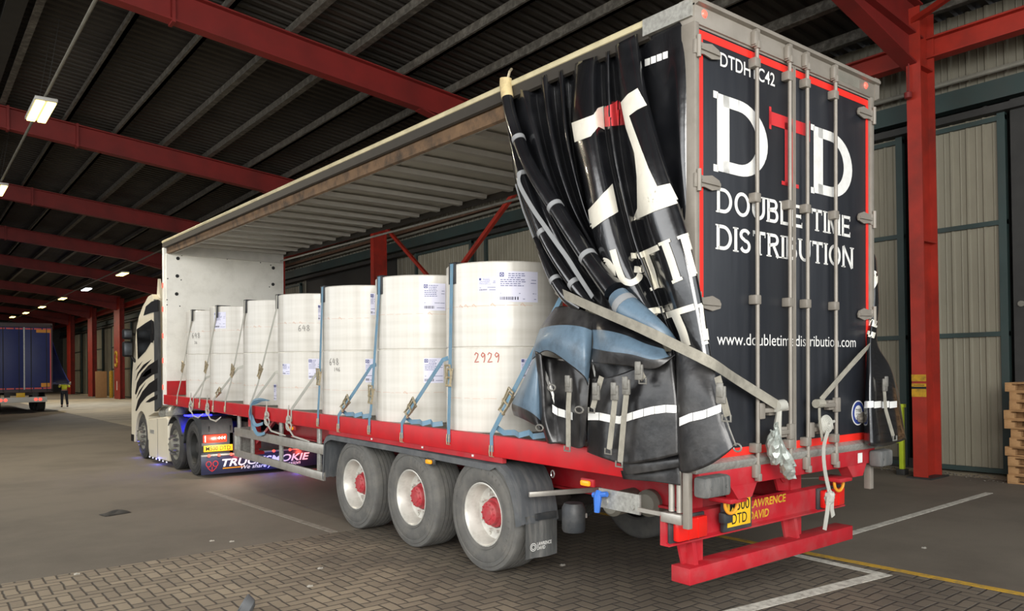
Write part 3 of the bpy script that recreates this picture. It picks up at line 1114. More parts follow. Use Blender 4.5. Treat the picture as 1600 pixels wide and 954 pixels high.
# ---- rear doors: left (nearside) and right
DOORS = []
for s, (x0, x1) in enumerate(((0.045, 1.235), (1.25, 2.44))):
    b = MB()
    b.box((x0, 0.0, 1.3), (x1, 0.03, 4.315), 0.004)
    d = b.part('rear_door', M['door_black'], TR)
    DOORS.append(d)
    b = MB()                                        # red reflective border
    y = -0.0025
    if s == 0:
        b.box((0.06, y, 1.31), (0.105, 0.0, 4.29))
        b.box((0.105, y, 4.235), (1.225, 0.0, 4.29))
        b.box((0.105, y, 1.31), (1.225, 0.0, 1.37))
    else:
        b.box((2.385, y, 1.31), (2.425, 0.0, 4.29))
        b.box((1.26, y, 4.235), (2.385, 0.0, 4.29))
        b.box((1.26, y, 1.31), (2.385, 0.0, 1.37))
    b.part('red_border', M['reflective_red'], d)
    b = MB()
    b.box((x0 - 0.004, -0.008, 1.3), (x0 + 0.012, 0.02, 4.315))
    b.box((x1 - 0.012, -0.008, 1.3), (x1 + 0.004, 0.02, 4.315))
    b.box((x0, -0.006, 4.3), (x1, 0.0, 4.318))
    b.part('door_edging', M['frame_grey'], d)
    for xb in ((0.685, 1.118), (1.367, 1.797))[s]:
        b = MB()
        b.cyl((xb, -0.045, 1.17), (xb, -0.045, 4.41), 0.0155, 12)
        for z in (1.19, 4.37):                      # cams and keepers
            b.box((xb - 0.045, -0.06, z - 0.05), (xb + 0.02, -0.02, z + 0.05), 0.008)
            b.box((xb - 0.02, -0.07, z - 0.075), (xb + 0.02, -0.03, z - 0.02), 0.006)
        b.prism([(xb - 0.035, -0.022, 4.31), (xb + 0.03, -0.022, 4.31), (xb + 0.02, -0.022, 4.44), (xb - 0.02, -0.022, 4.44)], (0, -0.035, 0))
        for z in (1.36, 2.45, 3.2, 4.19):           # bearing brackets
            b.box((xb - 0.05, -0.066, z - 0.035), (xb + 0.022, 0.0, z + 0.035), 0.008)
        b.part('lock_bar', M['frame_grey'], d)
    for z in (4.155, 3.24, 2.4, 1.5):               # leaf hinges
        b = MB()
        if s == 0:
            xo, k = 0.02, 1
        else:
            xo, k = 2.47, -1
        P = [(0.0, 0.045), (0.07, 0.04), (0.16, 0.055), (0.24, 0.03), (0.26, 0.0), (0.25, -0.03), (0.16, -0.05), (0.07, -0.035), (0.0, -0.045)]
        b.prism([(xo + k * u, -0.012, z + v) for u, v in P], (0, -0.012, 0))
        b.bar((xo + k * 0.03, -0.028, z), (xo + k * 0.24, -0.028, z - 0.003), 0.018, 0.02)
        b.cyl((xo, -0.035, z - 0.075), (xo, -0.035, z + 0.075), 0.016, 10)
        b.box((xo - 0.03, -0.03, z - 0.05), (xo + 0.02, -0.005, z + 0.05), 0.006)
        b.part('hinge', M['frame_grey'], d)
for i, (d, xa, xb, z) in enumerate(((0, 0.70, 0.97, 1.63), (0, 1.10, 0.86, 1.455), (1, 1.78, 1.55, 1.635), (1, 1.38, 1.62, 1.45))):
    b = MB()                                        # door handles with their retainer plates
    b.bar((xa, -0.055, z), (xb, -0.075, z + 0.005), 0.018, 0.035, bev=0.006)
    b.bar((xb, -0.075, z + 0.005), (xb + (0.05 if xb > xa else -0.05), -0.085, z + 0.01), 0.02, 0.03)
    b.box((xa - 0.02, -0.07, z - 0.06), (xa + 0.05, -0.03, z + 0.06), 0.008)
    b.box((min(xa, xb) + 0.13, -0.05, z - 0.04), (min(xa, xb) + 0.21, 0.0, z + 0.04), 0.006)
    b.part('door_handle', M['frame_grey'], DOORS[d])
# lettering on the doors (letters are split between the two leaves where they cross the joint)
YF = -0.0035
F = lambda u, v: (u, YF, v)
b = MB()
flared_text(b, 'D', 0.262, 3.345, 0.885, 0.55, F, t=0.235, th=0.15, serif=0.09)
b.part('big_letter', M['vinyl_white'], DOORS[0])
b = MB()
flared_text(b, 'D', 1.53, 3.36, 2.145, 0.54, F, t=0.235, th=0.15, serif=0.09)
b.part('big_letter', M['vinyl_white'], DOORS[1])
b = MB()
ribbon(b, [(0.905, 3.845), (1.472, 3.845)], 0.075, 0.1, F)
ribbon(b, [(0.918, 3.76), (0.918, 3.93)], 0.03, 0.03, F)
ribbon(b, [(1.458, 3.76), (1.458, 3.93)], 0.03, 0.03, F)
ribbon(b, [(1.19, 3.36), (1.19, 3.85)], 0.15, 0.15, F)
ribbon(b, [(1.07, 3.375), (1.31, 3.375)], 0.03, 0.03, F)
b.part('big_letter', M['vinyl_red'], DOORS[0])
b = MB()
flared_text(b, 'DOUBLE', 0.258, 3.052, 1.36, 0.178, F, t=.2, th=.14)
b.part('company_name', M['vinyl_white'], DOORS[0])
b = MB()
flared_text(b, 'TIME', 1.5, 3.052, 2.11, 0.178, F, t=.2, th=.14)
b.part('company_name', M['vinyl_white'], DOORS[1])
b = MB()
flared_text(b, 'DISTRIBUTION', 0.253, 2.79, 2.155, 0.178, F, t=.2, th=.14)
b.part('company_name', M['vinyl_white'], DOORS[0])
b = MB()
font_text(b, 'www.doubletimedistribution.com', F, 0.255, 2.115, 0.088, 2.2, 0.0)
b.part('web_address', M['vinyl_white'], DOORS[0])
b = MB()
font_text(b, 'DTDHTC42', F, 0.30, 4.095, 0.098, 0.98, 0.01)
b.part('fleet_number', M['vinyl_white'], DOORS[0])
b = MB()
b.mi = 1
b.lathe([(0.108, 0.0), (0.108, 0.003)], (2.242, 0.0, 1.545), (0, -1, 0), 36)
b.mi = 0
b.lathe([(0.098, 0.003), (0.098, 0.0036)], (2.242, 0.0, 1.545), (0, -1, 0), 36)
b.mi = 1
b.lathe([(0.066, 0.0036), (0.066, 0.0042)], (2.242, 0.0, 1.545), (0, -1, 0), 36)
b.mi = 2
G = lambda u, v: (u, -0.005, v)
font_text(b, 'TYRE', G, 2.195, 1.55, 0.03, 2.29, 0.015)
for i in range(4):
    ribbon(b, [(2.2 + 0.01 * (i % 2), 1.535 - 0.016 * i), (2.285 - 0.012 * i, 1.535 - 0.016 * i)], 0.005, 0.005, G)
b.part('round_sticker', [mat('sticker_blue', (44, 62, 132), 0.5), M['vinyl_white'], M['plate_black']], DOORS[1])

# ---- lamp beam, plate, bumper
b = MB()
yb = 0.2
b.prism([(-0.06, y, z) for y, z in ((yb, 0.725), (yb, 0.9), (yb + 0.05, 0.912), (yb + 0.05, 0.7), (yb - 0.03, 0.7), (yb - 0.03, 0.712))], (2.4, 0, 0))
b.part('lamp_beam', M['trailer_red_dusty'], TR)
for x0, lit in ((-0.01, 0), (1.93, 0)):
    b = MB()
    b.box((x0 - 0.03, yb - 0.02, 0.715), (x0 + 0.36, yb, 0.9), 0.004)
    b.part('lamp_backing', M['plastic_black'], TR)
    b = MB()
    b.box((x0, yb - 0.075, 0.73), (x0 + 0.33, yb - 0.02, 0.885), 0.016)
    for k in range(1, 3):
        b.box((x0 + 0.11 * k - 0.004, yb - 0.079, 0.735), (x0 + 0.11 * k + 0.004, yb - 0.07, 0.88))
    b.part('tail_lamp', M['lens_red'], TR)
b = MB()
b.box((0.535, yb - 0.055, 0.72), (0.89, yb - 0.02, 1.0), 0.006)
b.part('plate_holder', M['plastic_black'], TR)
b = MB()
b.box((0.575, yb - 0.06, 0.752), (0.865, yb - 0.054, 0.972), 0.002)
pl = b.part('number_plate', M['plate_yellow'], TR)
b = MB()
F = lambda u, v: (u, yb - 0.0615, v)
font_text(b, 'M500', F, 0.6, 0.872, 0.079, 0.845, 0.004)
font_text(b, 'DTD', F, 0.625, 0.772, 0.079, 0.815, 0.004)
b.part('plate_lettering', M['plate_black'], pl)
b = MB()
b.box((0.47, yb - 0.11, 0.80), (0.575, yb - 0.05, 0.88), 0.012)
b.part('plate_lamp', M['plastic_black'], TR)
b = MB()
F = lambda u, v: (u + (v - 0.7) * 0.12, yb - 0.0015, v)

font_text(b, 'LAWRENCE', F, 0.92, 0.845, 0.062, 1.42, 0.025)
font_text(b, 'DAVID', F, 0.92, 0.755, 0.062, 1.19, 0.025)
b.part('maker_lettering', M['yellow_paint'], TR)
for x in (0.26, 1.6):
    b = MB()
    b.box((x, yb + 0.05, 0.42), (x + 0.16, yb + 0.11, 1.2))
    b.prism([(x + 0.02, yb - 0.02, 0.52), (x + 0.02, yb + 0.06, 0.52), (x + 0.02, yb + 0.06, 0.74), (x + 0.02, yb + 0.02, 0.74)], (-0.04, 0, 0))
    b.prism([(x - 0.12, yb + 0.06, 0.72), (x, yb + 0.06, 0.72), (x, yb + 0.06, 0.45), (x - 0.04, yb + 0.06, 0.45)], (0, 0.02, 0))
    b.part('bumper_hanger', M['trailer_red_dusty'], TR)
b = MB()
b.prism([(1.33, yb + 0.07, 1.2), (1.62, yb + 0.07, 1.2), (1.62, yb + 0.07, 0.9), (1.45, yb + 0.07, 0.92)], (0, 0.02, 0))
b.lathe([(0.07, 0), (0.07, 0.012), (0.045, 0.014)], (1.53, yb + 0.07, 1.05), (0, -1, 0), 18)
b.part('rear_gusset', M['trailer_red_dusty'], TR)
b = MB()
b.box((0.13, 0.14, 0.40), (2.42, 0.31, 0.52), 0.006)
b.part('underrun_bumper', M['trailer_red_dusty'], TR)
for x in (0.52, 2.05):
    b = MB()
    b.tube([(x + 0.075 * cos(a), 0.07, 0.955 + 0.075 * sin(a)) for a in [radians(-205 + 230 * k / 16) for k in range(17)]], 0.013, 8)
    b.part('towing_ring', M['yellow_ring'], TR)
    b = MB()
    b.box((x - 0.1, 0.0, 0.965), (x + 0.1, 0.2, 1.0), 0.008)
    b.part('ring_bracket', M['trailer_red_dusty'], TR)
# corner leg with hinge springs, nearside tail
b = MB()
b.box((-0.06, 0.0, 0.85), (-0.015, 0.05, 1.235), 0.004)
b.part('corner_leg', M['frame_grey'], TR)
b = MB()
for yy in (0.1, 0.17):
    b.cyl((-0.03, yy, 0.95), (-0.03, yy, 1.24), 0.022, 12)
b.box((-0.07, 0.06, 0.87), (-0.0, 0.24, 0.94), 0.006)
b.part('curtain_tensioner', M['brushed_zinc'], TR)
b = MB()
b.box((2.46, 0.0, 0.86), (2.52, 0.06, 1.08), 0.004)
b.part('corner_leg', M['frame_grey'], TR)
b = MB()
b.box((-0.04, 0.22, 0.9), (-0.02, 0.48, 0.93))
b.part('tensioner_bar', M['brushed_zinc'], TR)
# ------------------------------------------------------------------ trailer running gear
mat('tyre_rubber', (92, 91, 88), 0.8, var=0.12, vscale=8, dirt=(122, 118, 110), dirt_amt=0.5, dscale=6)
mat('tyre_dark', (48, 47, 46), 0.75, var=0.12, vscale=8, dirt=(84, 80, 74), dirt_amt=0.4, dscale=6)
mat('rim_silver', (204, 202, 194), 0.4, 0.25, var=0.06, dirt=(138, 132, 120), dirt_amt=0.45, dscale=9)
mat('hub_red', (176, 52, 60), 0.55, var=0.1, dirt=(140, 110, 104), dirt_amt=0.5, dscale=12)
mat('chrome', (190, 190, 190), 0.2, 0.9)


def tyre_mesh(r=0.535, w=0.385, ri=0.298):
    b = MB()
    g = 0.016
    prof = [(ri, 0.022), (ri + 0.012, 0.004), (ri + 0.03, -0.004), (ri + 0.034, 0.002), (ri + 0.08, -0.008), (r - 0.1, -0.006), (r - 0.085, 0.004), (r - 0.078, -0.002), (r - 0.05, 0.004), (r - 0.045, 0.012), (r - 0.012, 0.022), (r - 0.004, 0.034), (r, 0.05)]
    for a in (0.115, 0.165, 0.215, 0.265):
        a = a * w / 0.385
        prof += [(r, a - 0.008), (r - g, a - 0.006), (r - g, a + 0.006), (r, a + 0.008)]
    prof += [(r, w - 0.06), (r - 0.008, w - 0.034), (r - 0.03, w - 0.014), (r - 0.06, w), (ri + 0.07, w + 0.004), (ri + 0.02, w), (ri, w - 0.022)]
    b.lathe(prof, (0, 0, 0), (1, 0, 0), 56, cap0=False, cap1=False)
    for k in range(44):                             # sidewall lettering and shoulder bars
        a = 2 * pi * k / 44
        if k % 11 < 6:
            p = Vector((-0.0055, cos(a) * (r - 0.13), sin(a) * (r - 0.13)))
            q = Vector((-0.0055, cos(a) * (r - 0.105), sin(a) * (r - 0.105)))
            b.bar(p, q, 0.012, 0.008, up=(1, 0, 0))
    return b


def wheel(parent, x, y, z, rot=0.0, r=0.535, w=0.385, rubber='tyre_rubber', style='trailer'):
    t = tyre_mesh(r, w).part('tyre', M[rubber], parent)
    t.location = (x, y, z)
    t.rotation_euler = (0, 0, rot)
    b = MB()
    if style == 'trailer':
        b.lathe([(0.298, 0.03), (0.302, 0.012), (0.292, 0.008), (0.282, 0.018), (0.274, 0.03), (0.262, 0.12), (0.25, 0.155), (0.215, 0.168), (0.15, 0.165), (0.15, 0.2)], (0, 0, 0), (1, 0, 0), 40, cap0=False)
        for k in range(10):
            a = 2 * pi * k / 10
            b.cyl((0.18, 0.178 * cos(a), 0.178 * sin(a)), (0.125, 0.178 * cos(a), 0.178 * sin(a)), 0.016, 6)
        for k in range(8):
            a = 2 * pi * (k + .5) / 8
            b.lathe([(0.02, 0.0), (0.02, 0.012)], (0.16, 0.228 * cos(a), 0.228 * sin(a)), (-1, 0, 0), 8)
        b.part('rim', M['rim_silver'], t)
        b = MB()
        b.lathe([(0.142, 0.17), (0.138, 0.14), (0.12, 0.125), (0.112, 0.085), (0.1, 0.075), (0.066, 0.072), (0.06, 0.062), (0.0, 0.06)], (0, 0, 0), (1, 0, 0), 28, cap0=False)
        for k in range(10):
            a = 2 * pi * k / 10
            b.cyl((0.09, 0.09 * cos(a), 0.09 * sin(a)), (0.064, 0.09 * cos(a), 0.09 * sin(a)), 0.01, 6)
        b.part('hub', M['hub_red'], t)
    elif style == 'dished':
        b.lathe([(0.298, 0.03), (0.302, 0.012), (0.292, 0.008), (0.27, 0.03), (0.255, 0.16), (0.17, 0.2), (0.13, 0.2), (0.12, 0.1), (0.09, 0.07), (0, 0.065)], (0, 0, 0), (1, 0, 0), 36, cap0=False)
        for k in range(10):
            a = 2 * pi * k / 10
            b.cyl((0.21, 0.178 * cos(a), 0.178 * sin(a)), (0.15, 0.178 * cos(a), 0.178 * sin(a)), 0.018, 6)
        b.part('rim', M['dark_steel'], t)
    else:
        b.lathe([(0.298, 0.03), (0.302, 0.012), (0.29, 0.008), (0.275, 0.03), (0.262, 0.06), (0.2, 0.01), (0.14, -0.015), (0.12, -0.07), (0.09, -0.1), (0, -0.1)], (0, 0, 0), (1, 0, 0), 36, cap0=False)
        b.part('rim', M['pipe_grey'], t)
        for k in range(10):
            a = 2 * pi * k / 10
            b = MB()
            b.lathe([(0.034, 0.0), (0.034, 0.03), (0.026, 0.1), (0.0, 0.11)], (0.02, 0.18 * cos(a), 0.18 * sin(a)), (-1, 0, 0), 8)
            b.part('wheel_nut_cap', M['chrome'], t)
    return t


AX = [2.51, 3.82, 5.13]
for y in AX:
    z = 0.533 - TILT * (y - 3.8)
    wheel(TR, 0.035, y, z)
    wheel(TR, 2.515, y, z, pi)
    b = MB()
    b.cyl((0.3, y, z), (2.25, y, z), 0.07, 14)
    for x in (0.36, 2.19):
        b.cyl((x, y, z), (x - 0.1 if x > 1 else x + 0.1, y, z), 0.2, 20)
    b.part('axle', M['dark_under'], TR)
    for x in (0.75, 1.8):
        b = MB()
        b.bar((x, y - 0.3, 0.72), (x, y + 0.5, 0.72), 0.09, 0.05)
        b.lathe([(0.13, 0), (0.15, 0.06), (0.13, 0.12)], (x, y - 0.25, 0.62), (0, 0, 1), 16)
        b.prism([(x - 0.06, y + 0.35, 0.8), (x - 0.06, y + 0.6, 0.8), (x - 0.06, y + 0.52, 0.55), (x - 0.06, y + 0.42, 0.55)], (0.12, 0, 0))
        b.part('suspension_arm', M['dark_under'], TR)
# air tank and fittings behind the rear wheels
for x0, y0, r in ((0.35, 1.15, 0.1), (0.62, 1.0, 0.115)):
    b = MB()
    b.lathe([(0, 0), (r * 0.7, 0.01), (r, 0.05), (r, 0.5), (r * 0.7, 0.54), (0, 0.55)], (x0, y0, 0.8), (1, 0.2, 0), 18)
    b.part('air_tank', M['pipe_grey'], TR)
b = MB()
b.lathe([(0.09, 0), (0.1, 0.02), (0.1, 0.2), (0.08, 0.24)], (0.2, 1.42, 0.56), (0, 0, 1), 16)
b.part('brake_chamber', M['plastic_black'], TR)
b = MB()
b.box((0.06, 0.55, 0.85), (0.075, 0.98, 1.0))
for yy in (0.62, 0.9):
    b.cyl((0.05, yy, 0.9), (0.08, yy, 0.9), 0.022, 10)
b.part('control_plate', M['galvanised'], TR)
b = MB()
b.tube([(0.02, 0.93, 0.98), (0.0, 0.93, 0.95), (-0.005, 0.935, 0.82)], [0.03, 0.035, 0.022], 8)
b.tube([(0.02, 0.85, 0.97), (0.0, 0.98, 0.95)], 0.022, 8)
b.part('shunt_valve_knob', M['blue_lever'], TR)

# full-length wing over the wheels: front drop, flat top, rear quarter, flap
def wing(x0, x1):
    b = MB()
    zt = 1.078
    path = [(5.98, 0.5), (5.96, 0.75), (5.93, 0.98), (5.86, 1.05), (5.7, zt), (4.0, zt - 0.005), (2.35, zt - 0.02), (2.2, 1.06), (2.08, 1.0), (1.99, 0.88), (1.94, 0.74), (1.9, 0.56)]
    rows = []
    for off in (0.0, 0.012):
        for (y, z) in (path if off == 0 else path[::-1]):
            rows.append([(x0, y, z - off), (x0 + 0.02, y, z + 0.012 - off), (x0 + 0.05, y, z + 0.004 - off)] +
                        [(x0 + 0.05 + (x1 - x0 - 0.05) * k / 9, y, z - off + (0.01 if k % 2 else 0)) for k in range(1, 10)])
    rows.append(rows[0])
    b.grid(rows)
    # outer lip
    b.prism([(x0, y, z) for y, z in path] + [(x0, y * 1.0 + (0.0), z - 0.06) for y, z in path[-4::-1] if 2.0 < y < 5.95], (0.012, 0, 0)) if False else None
    out = x0 < 1
    xo = x0 - 0.03 if out else x1 + 0.03            # turned-down outer lip
    xi = x0 if out else x1
    b.grid([[(xi, y, z), (xo, y - (0.0 if y < 5.8 else 0.02), z - 0.012), (xo, y + (0.065 if y < 2.3 else (-0.05 if y > 5.8 else 0)), z - (0.07 if 2.3 < y < 5.9 else 0.035))] for y, z in path])
    return b


wing(0.04, 0.46).part('wheel_wing', M['wing_plastic'], TR)
wing(2.09, 2.51).part('wheel_wing', M['wing_plastic'], TR)
for x0 in (0.07, 2.1):
    b = MB()
    b.grid([[(x0 + 0.38 * k / 6, 1.9 + 0.012 * sin(k * 1.3) + d, z) for k in range(7)] for d in (0, ) for z in (0.62, 0.45, 0.24)])
    b.grid([[(x0 + 0.38 * k / 6, 1.908 + 0.012 * sin(k * 1.3), z) for k in range(7)] for z in (0.62, 0.45, 0.24)])
    mf = b.part('mud_flap', M['flap_rubber'], TR)
    if x0 < 1:
        b = MB()
        F = lambda u, v: (u, 1.885, v)
        font_text(b, 'LAWRENCE', F, 0.19, 0.352, 0.03, 0.36, 0.02)
        font_text(b, 'DAVID', F, 0.19, 0.315, 0.03, 0.285, 0.02)
        for rr in (0.02, 0.034):
            ribbon(b, [(0.145 + rr * cos(a), 0.345 + rr * sin(a)) for a in [2 * pi * k / 18 for k in range(19)]], 0.006, 0.006, F)
        b.part('flap_lettering', M['vinyl_white'], mf)
    b = MB()
    b.box((x0 + 0.1, 1.87, 0.58), (x0 + 0.34, 1.885, 0.64))
    b.part('flap_clamp', M['plastic_black'], TR)
b = MB()
b.bar((0.06, 1.84, 0.83), (0.8, 1.62, 0.83), 0.03, 0.045, bev=0.004)
b.part('wing_stay', M['brushed_zinc'], TR)
b = MB()
b.bar((0.42, 1.8, 0.6), (0.62, 1.7, 0.6), 0.05, 0.04)
b.part('wing_stay', M['brushed_zinc'], TR)

# side guard
for X in (0.03, 2.49):
    for z0, z1 in ((0.79, 0.92), (0.45, 0.56)):
        b = MB()
        b.box((X, 5.97, z0), (X + 0.035, 9.36, z1), 0.006)
        b.part('side_guard_rail', M['brushed_zinc'], TR)
    for y in (9.27, 8.66, 7.5, 6.2):
        b = MB()
        b.box((X + 0.035, y - 0.045, 0.44), (X + 0.07, y + 0.045, 1.14), 0.004)
        for z in (0.5, 0.6, 0.68, 0.76, 0.86, 0.96):
            b.cyl((X + 0.034, y, z), (X + 0.03, y, z), 0.008, 6)
        b.part('side_guard_post', M['galvanised'], TR)
b = MB()
b.box((0.035, 9.33, 0.46), (0.3, 9.37, 0.92), 0.004)
b.part('side_guard_end', M['galvanised'], TR)
# landing legs
for x in (0.55, 2.0):
    b = MB()
    b.box((x - 0.08, 9.76, 0.5), (x + 0.08, 9.95, 1.15), 0.008)
    b.box((x - 0.05, 9.79, 0.44), (x + 0.05, 9.92, 0.55))
    b.box((x - 0.12, 9.72, 0.40), (x + 0.12, 9.98, 0.45))
    b.bar((x, 9.72, 0.6), (x, 8.8, 1.1), 0.05, 0.05)
    b.part('landing_leg', M['trailer_red_dusty'], TR)
b = MB()
b.bar((0.6, 9.86, 0.72), (1.95, 9.86, 0.72), 0.05, 0.05)
b.bar((0.6, 9.86, 0.62), (1.95, 9.86, 1.0), 0.05, 0.05)
b.part('landing_leg_brace', M['trailer_red_dusty'], TR)
b = MB()
b.lathe([(0, 0), (0.16, 0.02), (0.2, 0.08), (0.2, 1.1), (0.16, 1.16), (0, 1.18)], (0.6, 6.9, 0.78), (1, 0, 0), 22)
b.part('air_tank', M['dark_under'], TR)
# side marker lamps and rail hooks
for y, z, x in ((1.075, 1.03, 0.02), (3.36, 0.97, -0.0), (6.95, 1.07, 0.02)):
    b = MB()
    b.box((x, y - 0.075, z - 0.03), (x + 0.03, y + 0.075, z + 0.035), 0.01)
    ml = b.part('side_marker_base', M['plastic_black'] if y == 3.36 else M['trailer_red_dusty'], TR)
    b = MB()
    b.box((x - 0.03, y - 0.05, z - 0.022), (x, y + 0.05, z + 0.022), 0.012)
    b.part('amber_lens', M['lens_amber_lit'], ml)
b = MB()
b.tube([(0.0, 1.46 + 0.02 * cos(a), 1.06 + 0.03 * sin(a)) for a in [2 * pi * k / 12 for k in range(12)]], 0.006, 6, closed=True)
b.part('rope_hook', M['chrome'], TR)
for y in (2.6, 3.5, 4.6):
    b = MB()
    b.box((-0.008, y - 0.012, 1.095), (0.0, y + 0.012, 1.115))
    b.part('rail_reflector', M['vinyl_white'], TR)
# ------------------------------------------------------------------ paper reels and their lashing
REEL_Y = [2.92, 4.42, 5.88, 7.39, 8.84, 10.54, 11.99]
RX, RR, RZT = 0.635, 0.6, 2.96
RH = (RZT - DK) / 2


def paper_mat():
    m = mat('reel_paper', (240, 235, 221), 0.3, spec=0.45, coat=0.15)
    nt = m.node_tree
    N, L = nt.nodes, nt.links
    b = N['Principled BSDF']
    tc = N.new('ShaderNodeTexCoord')
    # upright streaks in the wrapper and faint level bands
    ang = N.new('ShaderNodeMapping')
    ang.inputs['Scale'].default_value = (16, 16, 0.25)
    L.new(tc.outputs['Object'], ang.inputs[0])
    n1 = N.new('ShaderNodeTexNoise')
    n1.inputs['Scale'].default_value = 1.0
    n1.inputs['Detail'].default_value = 3
    L.new(ang.outputs[0], n1.inputs['Vector'])
    band = N.new('ShaderNodeMapping')
    band.inputs['Scale'].default_value = (0.5, 0.5, 9)
    L.new(tc.outputs['Object'], band.inputs[0])
    n2 = N.new('ShaderNodeTexNoise')
    n2.inputs['Scale'].default_value = 1.0
    n2.inputs['Detail'].default_value = 4
    L.new(band.outputs[0], n2.inputs['Vector'])
    ad = N.new('ShaderNodeMath')
    ad.operation = 'ADD'
    L.new(n1.outputs['Fac'], ad.inputs[0])
    L.new(n2.outputs['Fac'], ad.inputs[1])
    r = N.new('ShaderNodeMapRange')
    r.inputs[1].default_value, r.inputs[2].default_value = 0.75, 1.2
    L.new(ad.outputs[0], r.inputs[0])
    mx = N.new('ShaderNodeMix')
    mx.data_type = 'RGBA'
    mx.inputs[6].default_value = srgb(198, 194, 184)
    mx.inputs[7].default_value = srgb(217, 214, 206)
    L.new(r.outputs[0], mx.inputs[0])
    L.new(mx.outputs[2], b.inputs['Base Color'])
    bp = N.new('ShaderNodeBump')
    bp.inputs['Strength'].default_value = 0.12
    bp.inputs['Distance'].default_value = 0.01
    L.new(n1.outputs['Fac'], bp.inputs['Height'])
    L.new(bp.outputs[0], b.inputs['Normal'])
    return m


PAPER = paper_mat()
mat('reel_label', (222, 222, 240), 0.5, var=0.03)
mat('reel_label_pale', (226, 220, 230), 0.5)
mat('label_ink', (70, 76, 130), 0.7)
mat('label_black', (50, 50, 70), 0.7)
mat('mark_red', (176, 96, 84), 0.8)
mat('mark_faint', (206, 172, 152), 0.8)
mat('mark_brown', (190, 150, 124), 0.9, dirt=(236, 230, 216), dirt_amt=1.0, dscale=30)
mat('mark_grey', (140, 138, 134), 0.8)
mat('core_brown', (150, 116, 80), 0.8)
mat('strap_blue', (98, 136, 160), 0.65, var=0.1, dirt=(140, 146, 146), dirt_amt=0.5, dscale=10)
mat('strap_pale', (172, 171, 162), 0.65, var=0.08)
mat('buckle_steel', (176, 164, 138), 0.4, 0.5, var=0.25, vscale=40)
mat('corner_black', (34, 36, 40), 0.5)

DIG = {'6': [(0.75, 1), (0.3, 0.75), (0.1, 0.35), (0.25, 0.02), (0.65, 0.02), (0.8, 0.28), (0.55, 0.48), (0.2, 0.35)],
       '4': [(0.45, 1), (0.08, 0.4), (0.9, 0.45), (0.7, 0.45), (0.72, 0.85), (0.66, 0.0)],
       '8': [(0.5, 0.52), (0.15, 0.75), (0.45, 1), (0.75, 0.78), (0.5, 0.52), (0.15, 0.22), (0.5, 0), (0.85, 0.25), (0.5, 0.52)],
       '2': [(0.1, 0.75), (0.35, 1), (0.75, 0.85), (0.6, 0.5), (0.1, 0.02), (0.9, 0.08)],
       '9': [(0.8, 0.8), (0.4, 1), (0.15, 0.75), (0.4, 0.52), (0.8, 0.8), (0.75, 0.3), (0.6, 0.0)],
       '1': [(0.45, 1), (0.4, 0)]}


def cyl_F(r0):
    """(arc length from the face turned to the camera's side, height) -> point on the reel surface; angle 0 looks along -x, positive turns to the tail"""
    return lambda u, v: (-r0 * cos(u / RR), -r0 * sin(u / RR), v)


def on_reel(px, py, cy):
    """arc length and height (trailer frame) of the seen surface point of the stack at cy"""
    d = ray_t(px, py)
    ox, oy = CAM_T.x - RX, CAM_T.y - cy
    A, B, C = d.x ** 2 + d.y ** 2, 2 * (ox * d.x + oy * d.y), ox ** 2 + oy ** 2 - RR ** 2
    D = max(B * B - 4 * A * C, 0)
    t = (-B - math.sqrt(D)) / (2 * A)
    x, y, z = ox + d.x * t, oy + d.y * t, CAM_T.z + d.z * t
    return math.atan2(-y, -x) * RR, z


def wrap_patch(b, u0, u1, v0, v1, r):
    F = cyl_F(r)
    n = max(2, int(abs(u1 - u0) / 0.03))
    b.grid([[F(u0 + (u1 - u0) * k / n, v) for v in (v0, v1)] for k in range(n + 1)])


def scribble(b, pts, w, F):
    P = []
    for (a, c), (d, e) in zip(pts, pts[1:]):
        for k in range(3):
            P.append((a + (d - a) * k / 3, c + (e - c) * k / 3))
    P.append(pts[-1])
    ribbon(b, P, w, w, F)


def digits(b, s, u0, z0, h, w, F):
    x = u0
    for c in s:
        if c in DIG:
            scribble(b, [(x + u * h * 0.62, z0 + v * h) for u, v in DIG[c]], w, F)
        x += h * 0.72


def paper_label(parent, u0, u1, v0, v1, name='printed_label'):
    b = MB()
    wrap_patch(b, u0, u1, v0, v1, RR + 0.0025)
    lb = b.part(name, M['reel_label'], parent)
    w, h = u1 - u0, v1 - v0
    F = cyl_F(RR + 0.0045)
    rnd = random.Random(int(u0 * 1000 + v0 * 77))
    b = MB()
    b.mi = 0
    # logo square with a cross, address block, bar code, small print
    q = h * 0.12
    for st in ([(0, 0), (q, 0), (q, q), (0, q), (0, 0)], [(0, 0), (q, q)], [(0, q), (q, 0)]):
        scribble(b, [(u0 + w * 0.05 + x, v1 - h * 0.05 - q + z) for x, z in st], 0.006, F)
    for i in range(7):
        z = v1 - h * (0.08 + 0.065 * i)
        x0 = u0 + w * (0.25 if i < 3 else 0.06)
        while x0 < u0 + w * (0.62 - 0.03 * (i % 3)):
            l = w * rnd.uniform(0.03, 0.1)
            ribbon(b, [(x0, z), (x0 + l, z)], h * 0.022, h * 0.022, F)
            x0 += l + w * 0.02
    for z, a, c in ((0.72, 0.06, 0.95), (0.72, 0.5, 0.9), (0.28, 0.82, 0.95), (0.38, 0.8, 0.95), (0.9, 0.6, 0.95)):
        ribbon(b, [(u0 + w * a, v1 - h * z), (u0 + w * c, v1 - h * z)], 0.005, 0.005, F)
    b.mi = 1
    x0 = u0 + w * 0.06
    while x0 < u0 + w * 0.5:
        l = w * rnd.choice((0.008, 0.014, 0.022))
        ribbon(b, [(x0, v1 - h * 0.93), (x0, v1 - h * 0.83)], l, l, F)
        x0 += l * 2.1
    b.part('label_print', [M['label_ink'], M['label_black']], lb)
    return lb


